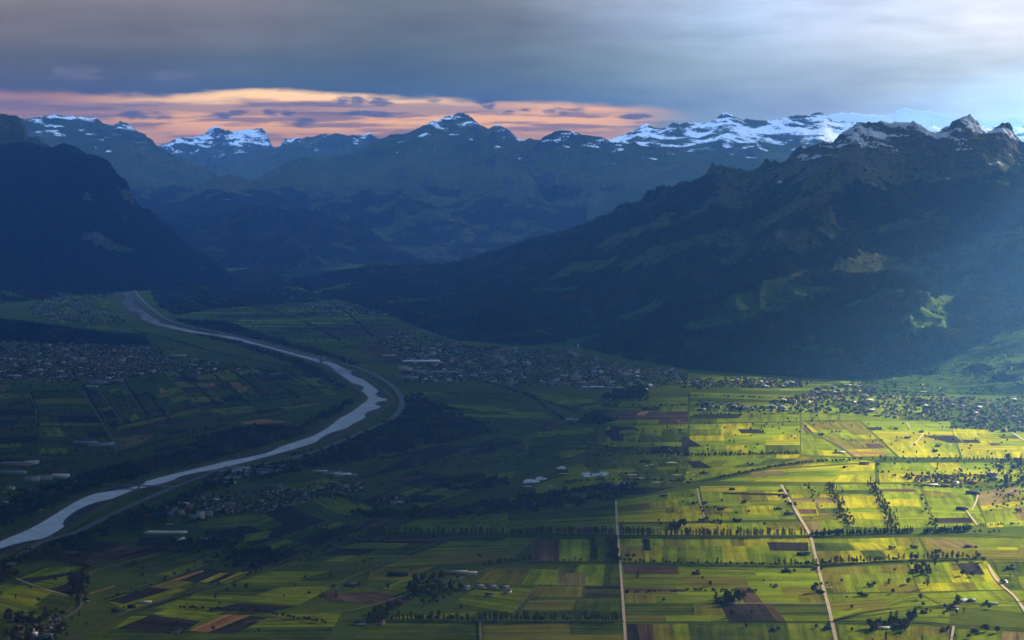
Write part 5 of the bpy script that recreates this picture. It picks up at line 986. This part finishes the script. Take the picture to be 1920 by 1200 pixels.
# industrial estate by the river
for a in ((430,888,150,70,9,'metal','blue','widest blue roofed hall of the riverside estate'),(455,895,120,50,8,'white','blue','low hall with pale front edge in the riverside estate'),(445,880,110,30,12,'white','grey','bright stepped hall at the back of the riverside estate'),(490,890,130,60,8,'metal','blue','blue roofed hall with a rusty front in the riverside estate'),(505,883,100,50,8,'teal','blue','teal hall in the middle of the riverside estate'),(520,877,100,46,10,'white','grey','hall with a white tower end in the riverside estate'),(428,907,60,20,8,'white','white','small white shed in front of the riverside estate'),
          (415,901,50,30,10,'metal','blue','blue corner hall of the riverside estate'),(540,881,70,30,6,'grey','grey','low grey shed at the right of the riverside estate'),(622,889,80,26,9,'white','grey','left hall of the small works on the green field'),(642,892,70,40,8,'white','white','white roofed hall of the small works on the green field'),(658,893,50,30,7,'teal','blue','teal shed of the small works on the green field'),(600,885,60,20,6,'white','white','pale low shed beside the small works'),
          (30,872,130,60,10,'grey','grey','long hall at the back of the left bank works'),(60,870,60,30,12,'white','white','bright roofed hall of the left bank works'),(15,888,150,40,9,'grey','blue','long hall with a pale edge in the left bank works'),(60,903,60,24,20,'metal','blue','blue block with ribbed front in the left bank works'),(85,900,60,24,18,'metal','grey','second ribbed block in the left bank works'),(112,895,70,50,10,'white','white','bright white hall at the right of the left bank works'),(20,918,30,20,12,'white','grey','white corner house of the left bank works'),(100,885,90,40,8,'brick','dark','brown shed behind the bright white hall'),
          (185,718,110,40,9,'metal','blue','blue roofed hall at the near edge of the left bank village'),(215,716,100,40,9,'teal','blue','teal hall at the near edge of the left bank village'),(172,726,70,20,7,'white','white','bright white shed below the blue roofed hall'),(333,668,110,20,8,'white','white','long bright roof right of the left bank village'),(28,706,80,30,8,'white','white','bright shed at the left edge of the village'),(115,708,60,24,8,'white','white','bright roof among the left bank village works'),(160,832,110,50,8,'teal','blue','low blue roofed water works hall'),(190,835,120,50,8,'metal','blue','wide water works hall right of the low one'),(388,931,50,14,5,'white','white','small bright roof above the river town'),(305,954,80,12,5,'white','grey','low white shed at the left of the depot')):
    bpx('hall', a[0], a[1], rng.uniform(-.1, .35), float(a[2]), float(a[3]), float(a[4]), 0, a[5], a[6], a[7])
# blocks of the river town
for i, a in enumerate(((376,972,30,26,'white'),(392,968,28,20,'grey'),(340,966,24,18,'cream'),(355,958,26,22,'brick'),(328,962,22,18,'cream'),(362,974,24,16,'teal'),(318,970,22,15,'teal'),(523,918,26,20,'teal'),(506,917,26,15,'brick'))):
    bpx('block', a[0], a[1], .25, float(a[2]), 15., float(a[3]), 0, a[4], 'grey', ['white block with a lit corner, tallest in the river town', 'wide grey block right of the white one', 'cream slab left of the white block in the river town', 'brick red block behind the white block', 'narrow cream tower in the river town', 'teal block in front of the white block', 'low teal block at the left of the river town', 'blue green block above the small houses', 'brown block left of the blue green one'][i])
# greenhouses: one tunnel at a time
def tunnel(L, W_, H):
    n = 7; V = []; F = []
    for s in (-1, 1):
        for i in range(n): a = math.pi * i / (n - 1); V.append((math.cos(a) * W_ / 2, s * L / 2, math.sin(a) * H))
    for i in range(n - 1): F += [(i, i + 1, i + 1 + n), (i, i + 1 + n, i + n)]
    for b in (0, n): F += [(b, b + i, b + i + 1) if b else (b, b + i + 1, b + i) for i in range(1, n - 1)]
    return V, F
tm = mk('cover', tunnel(46, 6.4, 4.6), RM['glass']); tm2 = mk('cover', tunnel(40, 11, 5.5), RM['glass'])
EMS = [mesh_np('end_frame', *box(-2.4, 2.4, s * 23.1 - .15, s * 23.1 + .15, 0, 2.8), WM['grey']) for s in (-1, 1)]
for i in range(17):
    x, y = G(275 + i * 2.75, 999 + i * .05); e = link('greenhouse', None, loc=(x, y, 0), rz=-.30); tag(e, 'narrow white plastic greenhouse in the tightly packed left part of the row', 'greenhouse', 'packed greenhouses in the row'); link('cover', tm, e); [link('end_frame', em, e) for em in EMS]
for i in range(5):
    x, y = G(323 + i * 5.4, 999.5); e = link('greenhouse', None, loc=(x, y, 0), rz=-.30); tag(e, ORD[i] + ' from the left of the five spaced white greenhouses', 'greenhouse', 'spaced greenhouses in the row'); link('cover', tm2, e); [link('end_frame', em, e) for em in EMS]
x, y = G(339, 1012); e = link('greenhouse', None, loc=(x, y, 0), rz=-.30, scale=1.15); tag(e, 'white greenhouse standing alone below the row', 'greenhouse'); link('cover', tm2, e); [link('end_frame', em, e) for em in EMS]
bpx('barn', 398,1012, .1, 30., 12., 5., 3., 'brick', 'red', 'red roofed farm below the greenhouses'); bpx('barn', 385,1012, 0, 30., 10., 4., 3., 'white', 'white', 'pale barn right of the greenhouses'); bpx('barn', 418,1012, .5, 34., 13., 6., 4., 'white', 'dark', 'barn with bright end beside the small brown plot')
# --- towns
BV = None
def zat(px, py, key):
    global BV
    if BV is None: BV = {}
    if key not in BV:
        R = RANGES[key]; me = R['o'].data; n = len(me.vertices); co = np.empty(n * 3, np.float32); me.vertices.foreach_get('co', co); co = co.reshape(-1, 3).astype(float)
        BV[key] = BVHTree.FromPolygons([Vector(c) for c in co], [tuple(p.vertices) for p in me.polygons])
    d = Vector(P3(px, py, 1000)) - Vector((0, 0, CAMZ)); r = BV[key].ray_cast(Vector((0, 0, CAMZ)), d.normalized()); return r[0]
def town(poly, n, label, group, kinds=('house',), big=.06, treesn=0):
    for p in pts_in(poly, n):
        if np.hypot(*(mid - p).T).min() < 130: continue
        if n > 80 and float(fbm(np.array([p[0] / 260.]), np.array([p[1] / 260.]), 3, 55)[0]) < rng.uniform(-.35, .12): continue
        rz = float(rng.choice([0, 1.57])) + rng.normal() * .25
        if rng.random() < big: L, W2, H = float(rng.choice([30, 44])), float(rng.choice([15, 20])), float(rng.choice([7, 10, 14])); building('hall', p[0], p[1], rz, L, W2, H, 0., str(rng.choice(['white', 'grey', 'cream'])), str(rng.choice(['grey', 'dark', 'blue', 'white'])), 'flat roofed building ' + label, 'flat roofed buildings ' + group, force=False)
        else:
            wc, rc_ = str(rng.choice(['white', 'white', 'cream', 'grey'])), str(rng.choice(['brown', 'red', 'dark', 'dark', 'brown']))
            building('house', p[0], p[1], rz, float(rng.choice([13, 17])), 11., float(rng.choice([5.5, 7.5])), 4., wc, rc_, ('%s house with %s roof ' % (wc, rc_) if label else 'gabled house ') + label, 'gabled houses ' + group, force=False)
    if treesn:
        tp = pts_in(poly, treesn); return np.c_[tp, np.zeros(len(tp))]
TP = []
for a in [([(10,1150),(60,1150),(118,1155),(128,1180),(90,1205),(10,1210)], 34, 'in the village in the bottom left corner', 'in the bottom left village', .03, 30),
          ([(320,960),(360,925),(420,925),(520,920),(570,915),(610,908),(600,935),(520,955),(440,965),(400,975),(360,985),(320,988),(300,975)], 300, 'in the town below the river bend', 'in the river town', .05, 160),
          ([(60,905),(160,900),(150,930),(60,970),(-20,975),(-20,920)], 26, 'among trees on the left bank of the river', 'on the left river bank', .05, 60),
          ([(600,908),(700,905),(680,920),(620,938)], 26, 'in the dim hamlet right of the river town', 'in the dim hamlet', .03, 20), ([(700,938),(770,932),(760,948),(705,945)], 14, 'in the road hamlet beside the railway', 'in the road hamlet', .03, 14),
          ([(1690,893),(1860,891),(1880,905),(1800,910),(1720,906)], 42, 'in the hamlet inside the bright meadows', 'in the meadow hamlet', .08, 0), ([(1870,862),(1990,862),(1990,912),(1880,910)], 30, 'in the wooded hamlet at the right edge', 'in the wooded hamlet', .03, 0),
          ([(1770,800),(1800,785),(1990,780),(1990,812),(1880,812)], 110, 'at the sunlit lower edge of the right hand village', 'at the village edge', .05, 160),
          ([(1440,755),(1530,735),(1700,732),(1850,750),(1960,740),(1990,790),(1760,792),(1600,778),(1470,772)], 560, '', '', .08, 900), ([(1500,745),(1540,725),(1640,715),(1640,735),(1560,750)], 60, '', '', .15, 90), ([(1290,712),(1420,708),(1530,715),(1500,728),(1380,728),(1290,730)], 170, '', '', .1, 200),
          ([(1300,755),(1340,752),(1400,762),(1480,765),(1470,775),(1310,772)], 50, '', '', .2, 70),
          ([(760,660),(830,655),(960,655),(1060,655),(1090,665),(1180,685),(1290,700),(1290,728),(1180,725),(1050,725),(960,725),(880,715),(760,718),(755,690)], 2300, '', '', .12, 1300), ([(690,640),(760,622),(830,632),(900,655),(860,665),(780,668),(700,650)], 520, '', '', .10, 330),
          ([(570,578),(640,570),(700,572),(760,585),(740,592),(640,592),(570,588)], 150, '', '', .1, 150), ([(700,575),(770,578),(790,590),(720,592)], 90, '', '', .1, 100), ([(380,500),(480,496),(640,496),(640,506),(480,508),(390,512)], 260, '', '', .15, 200), ([(640,496),(850,498),(860,502),(650,505)], 80, '', '', .3, 60),
          ([(-20,650),(120,645),(250,655),(330,672),(300,695),(230,715),(100,715),(-20,712)], 1500, '', '', .10, 1000), ([(-20,620),(110,620),(220,640),(330,655),(300,668),(150,650),(-20,645)], 260, '', '', .04, 500), ([(95,545),(190,530),(200,560),(150,575),(240,595),(230,612),(110,602),(50,590),(60,570)], 800, '', '', .12, 450), ([(270,680),(330,670),(480,690),(560,700),(470,706),(300,700)], 90, '', '', .12, 160), ([(480,540),(540,535),(560,560),(480,570)], 16, '', '', .5, 10)]:
    r_ = town(a[0], a[1], a[2], a[3], ('house',), a[4], a[5])
    if r_ is not None: TP.append(r_)
for poly, key, n, lab in (([(-10,515),(60,525),(140,545),(200,555),(150,560),(0,548)], 'left_slope', 70, ''), ([(1500,730),(1700,700),(1900,640),(1920,720),(1700,735)], 'green_hillside', 60, 'on the green hillside'), ([(1300,400),(1650,420),(1700,540),(1300,520)], 'great_right_mountain', 24, ''), ([(1180,530),(1500,640),(1400,670),(1100,640)], 'great_right_mountain', 14, '')):
    xs = [p[0] for p in poly]; ys = [p[1] for p in poly]; c = 0
    while c < n:
        a, b = rng.uniform(min(xs), max(xs)), rng.uniform(min(ys), max(ys))
        if not inpoly((a, b), poly): continue
        c += 1; h = zat(a, b, key)
        if h is None: continue
        building('house', h.x, h.y, rng.uniform(0, 3), 15., 11., 6., 4., 'white' if rng.random() < .5 else 'cream', 'brown', '', '', z=h.z - 1.0, force=False)
kept = [h for h in HOUSES if h[15]]; town_h = sorted([h for h in HOUSES if not h[15] and h[10] not in ('', 'gabled house ', 'flat roofed building ')], key=lambda h: h[2])
for h in kept: place(h)
nh = [h for h in town_h if h[0] == 'house'][:290]; nf = [h for h in town_h if h[0] == 'hall'][:150]; ids = set(map(id, nh + nf))
for h in nh + nf: place(h)
V = []; F = []; MI = []; ml = list(WM.values()) + list(RM.values()); wk = list(WM); rk_ = list(RM)
for h in HOUSES:
    if h[15] or id(h) in ids: continue
    kind, x, y, rz, L, W_, H, R, wall, roof = h[:10]; z = h[12]; c, s = math.cos(rz), math.sin(rz)
    sets = [(gable_walls(L, W_, H, R), wk.index(wall)), (gable_roof(L, W_, H, R), len(wk) + rk_.index(roof))] if kind == 'house' else [((box(-L/2, L/2, -W_/2, W_/2, -1, H)[0], [t_ for q in box(0,1,0,1,0,1)[1] for t_ in ((q[0], q[1], q[2]), (q[0], q[2], q[3]))]), wk.index(wall)), ((box(-L/2-.4, L/2+.4, -W_/2-.4, W_/2+.4, H, H+.7)[0], [t_ for q in box(0,1,0,1,0,1)[1] for t_ in ((q[0], q[1], q[2]), (q[0], q[2], q[3]))]), len(wk) + rk_.index(roof))]
    for (v, f), mi in sets:
        k = len(V); V += [(x + p[0] * c - p[1] * s, y + p[0] * s + p[1] * c, z + p[2]) for p in v]; F += [(a + k, b + k, d + k) for a, b, d in f]; MI += [mi] * len(f)
me = mesh_np('distant_houses', V, F)
for m_ in ml: me.materials.append(m_)
me.polygons.foreach_set('material_index', np.array(MI, np.int32)); tag(link('distant_houses', me), 'hundreds of tiny pale houses in the far towns', None, None, 'stuff')
tp = np.concatenate(TP); wood_obj('garden_trees', tp, 'trees between the houses of the towns', .5, .9, (.4, .3, .1, .2))
# castle tower with flag-white keep above the town, church towers, bridges
def tower_church(px, py, lab, wall='white', s=1.0, rz=.3, key=None):
    x, y = G(px, py); z = 0
    if key:
        h = zat(px, py, key)
        if h is not None: x, y, z = h.x, h.y, h.z - 1
    e = link('church', None, loc=(x, y, z), rz=rz, scale=s); tag(e, lab, 'church')
    link('nave', mk('nave', gable_walls(26, 12, 9, 6), WM[wall]), e); link('nave_roof', mk('nave_roof', gable_roof(26, 12, 9, 6), RM['brown']), e)
    v, f = box(-20, -13.2, -3.4, 3.4, -1, 24); link('tower', mesh_np('tower', v, f, WM[wall]), e)
    link('spire', mk('spire', ([(-20.6, -4, 24), (-12.6, -4, 24), (-12.6, 4, 24), (-20.6, 4, 24), (-16.6, 0, 42)], [(0, 1, 4), (1, 2, 4), (2, 3, 4), (3, 0, 4), (0, 2, 1), (0, 3, 2)]), RM['dark']), e)
h = zat(1084, 656, 'great_right_mountain')
x, y, z = (h.x, h.y, h.z) if h is not None else (*G(1084, 656), 0)
e = link('castle', None, loc=(x, y, z), rz=.2); tag(e, 'slim pale castle tower standing on the wooded slope above the town', 'castle')
v, f = box(-7, 7, -7, 7, -8, 42); link('keep', mesh_np('keep', v, f, WM['white']), e)
v, f = joinvf([box(-7.6 + 3.8 * i, -6 + 3.8 * i, s - .8, s + .8, 42, 44.5) for i in range(4) for s in (-7, 7)]); link('battlement', mesh_np('battlement', v, f, WM['grey']), e)
link('wing', mk('wing', [(lambda vf: ([(p[0] + 17, p[1], p[2] * 1.2 - 4) for p in vf[0]], vf[1]))(gable_walls(22, 12, 8, 5))][0], WM['cream']), e); link('wing_roof', mk('wing_roof', [(lambda vf: ([(p[0] + 17, p[1], p[2] * 1.2 - 4) for p in vf[0]], vf[1]))(gable_roof(22, 12, 8, 5))][0], RM['brown']), e)
tower_church(1267, 698, 'white church standing alone at the foot of the dark slope', s=1.3, key=None); tower_church(93, 678, 'small white church in the left bank village'); tower_church(1885, 808, 'white church with slim tower at the sunlit village edge', rz=1.2); tower_church(550, 582, 'tiny pale church of the far village')
def bridge(p, q, w, lab, npier):
    a, b = np.array(G(*p)), np.array(G(*q)); L = np.linalg.norm(b - a); c = (a + b) / 2; rz = math.atan2(b[1] - a[1], b[0] - a[0])
    e = link('road_bridge', None, loc=(*c, 0), rz=rz); tag(e, lab, 'bridge'); v, f = box(-L / 2, L / 2, -w / 2, w / 2, 9, 10.6); link('deck', mesh_np('deck', v, f, M_tarmac), e)
    for s in (-1, 1): v, f = box(-L / 2, L / 2, s * w / 2 - .3, s * w / 2 + .3, 10.6, 11.8); link('parapet', mesh_np('parapet', v, f, WM['grey']), e)
    for i in range(npier): x = -L / 2 + L * (i + 1) / (npier + 1); v, f = box(x - 1.5, x + 1.5, -w / 2 + .5, w / 2 - .5, 0, 8.9); link('pier', mesh_np('pier', v, f, WM['grey']), e)
bridge((190,913), (330,917), 16, 'long road bridge crossing the river in the lower left', 5); bridge((600,680), (612,672), 14, 'narrow bridge over the river, farther of the pair', 3); bridge((617,697), (668,697), 16, 'road bridge over the river, nearer of the pair', 4); bridge((395,630), (440,627), 12, 'small far bridge over the thin stretch of river', 3); bridge((243,588), (292,582), 14, 'far bridge over the wide upper river', 3)
# ponds and sand bunkers of the golf course
M_sand = plain('bunker_sand', (.55, .48, .36), (.66, .58, .45), 1 / 8.)
def blob(px, py, rx, ry, mat, name, lab, cat=None):
    x, y = G(px, py); n = 18; k = [1 + .25 * math.sin(3 * i * 6.283 / n + px) + .12 * math.sin(5 * i * 6.283 / n) for i in range(n)]
    V = [(x + math.cos(6.283 * i / n) * rx * k[i], y + math.sin(6.283 * i / n) * ry * k[i], 2.2) for i in range(n)] + [(x, y, 2.2)]
    o = link(name, mk(name, (V, [(i, (i + 1) % n, n) for i in range(n)]), mat)); tag(o, lab, None, None, 'structure')
for a in ((995,903,34,50),(1014,898,24,40),(1107,891,42,55),(1132,889,18,60),(1175,909,34,45),(1053,878,20,40)): blob(*a, M_water, 'pond', 'small pale pond on the golf course')
for a in ((990,913,20,14),(1033,913,8,14),(1060,889,22,14),(1212,874,8,12),(1160,886,6,12),(1185,891,22,12),(1200,897,18,10),(1232,905,22,10),(1260,868,24,18),(1290,887,8,10),(1300,891,8,8),(1270,891,20,10),(1222,872,8,8)): blob(*a, M_sand, 'sand_bunker', 'pale sand bunker on the golf course')
flush_trees()
print('done', time.time() - T0, len(bpy.data.objects))
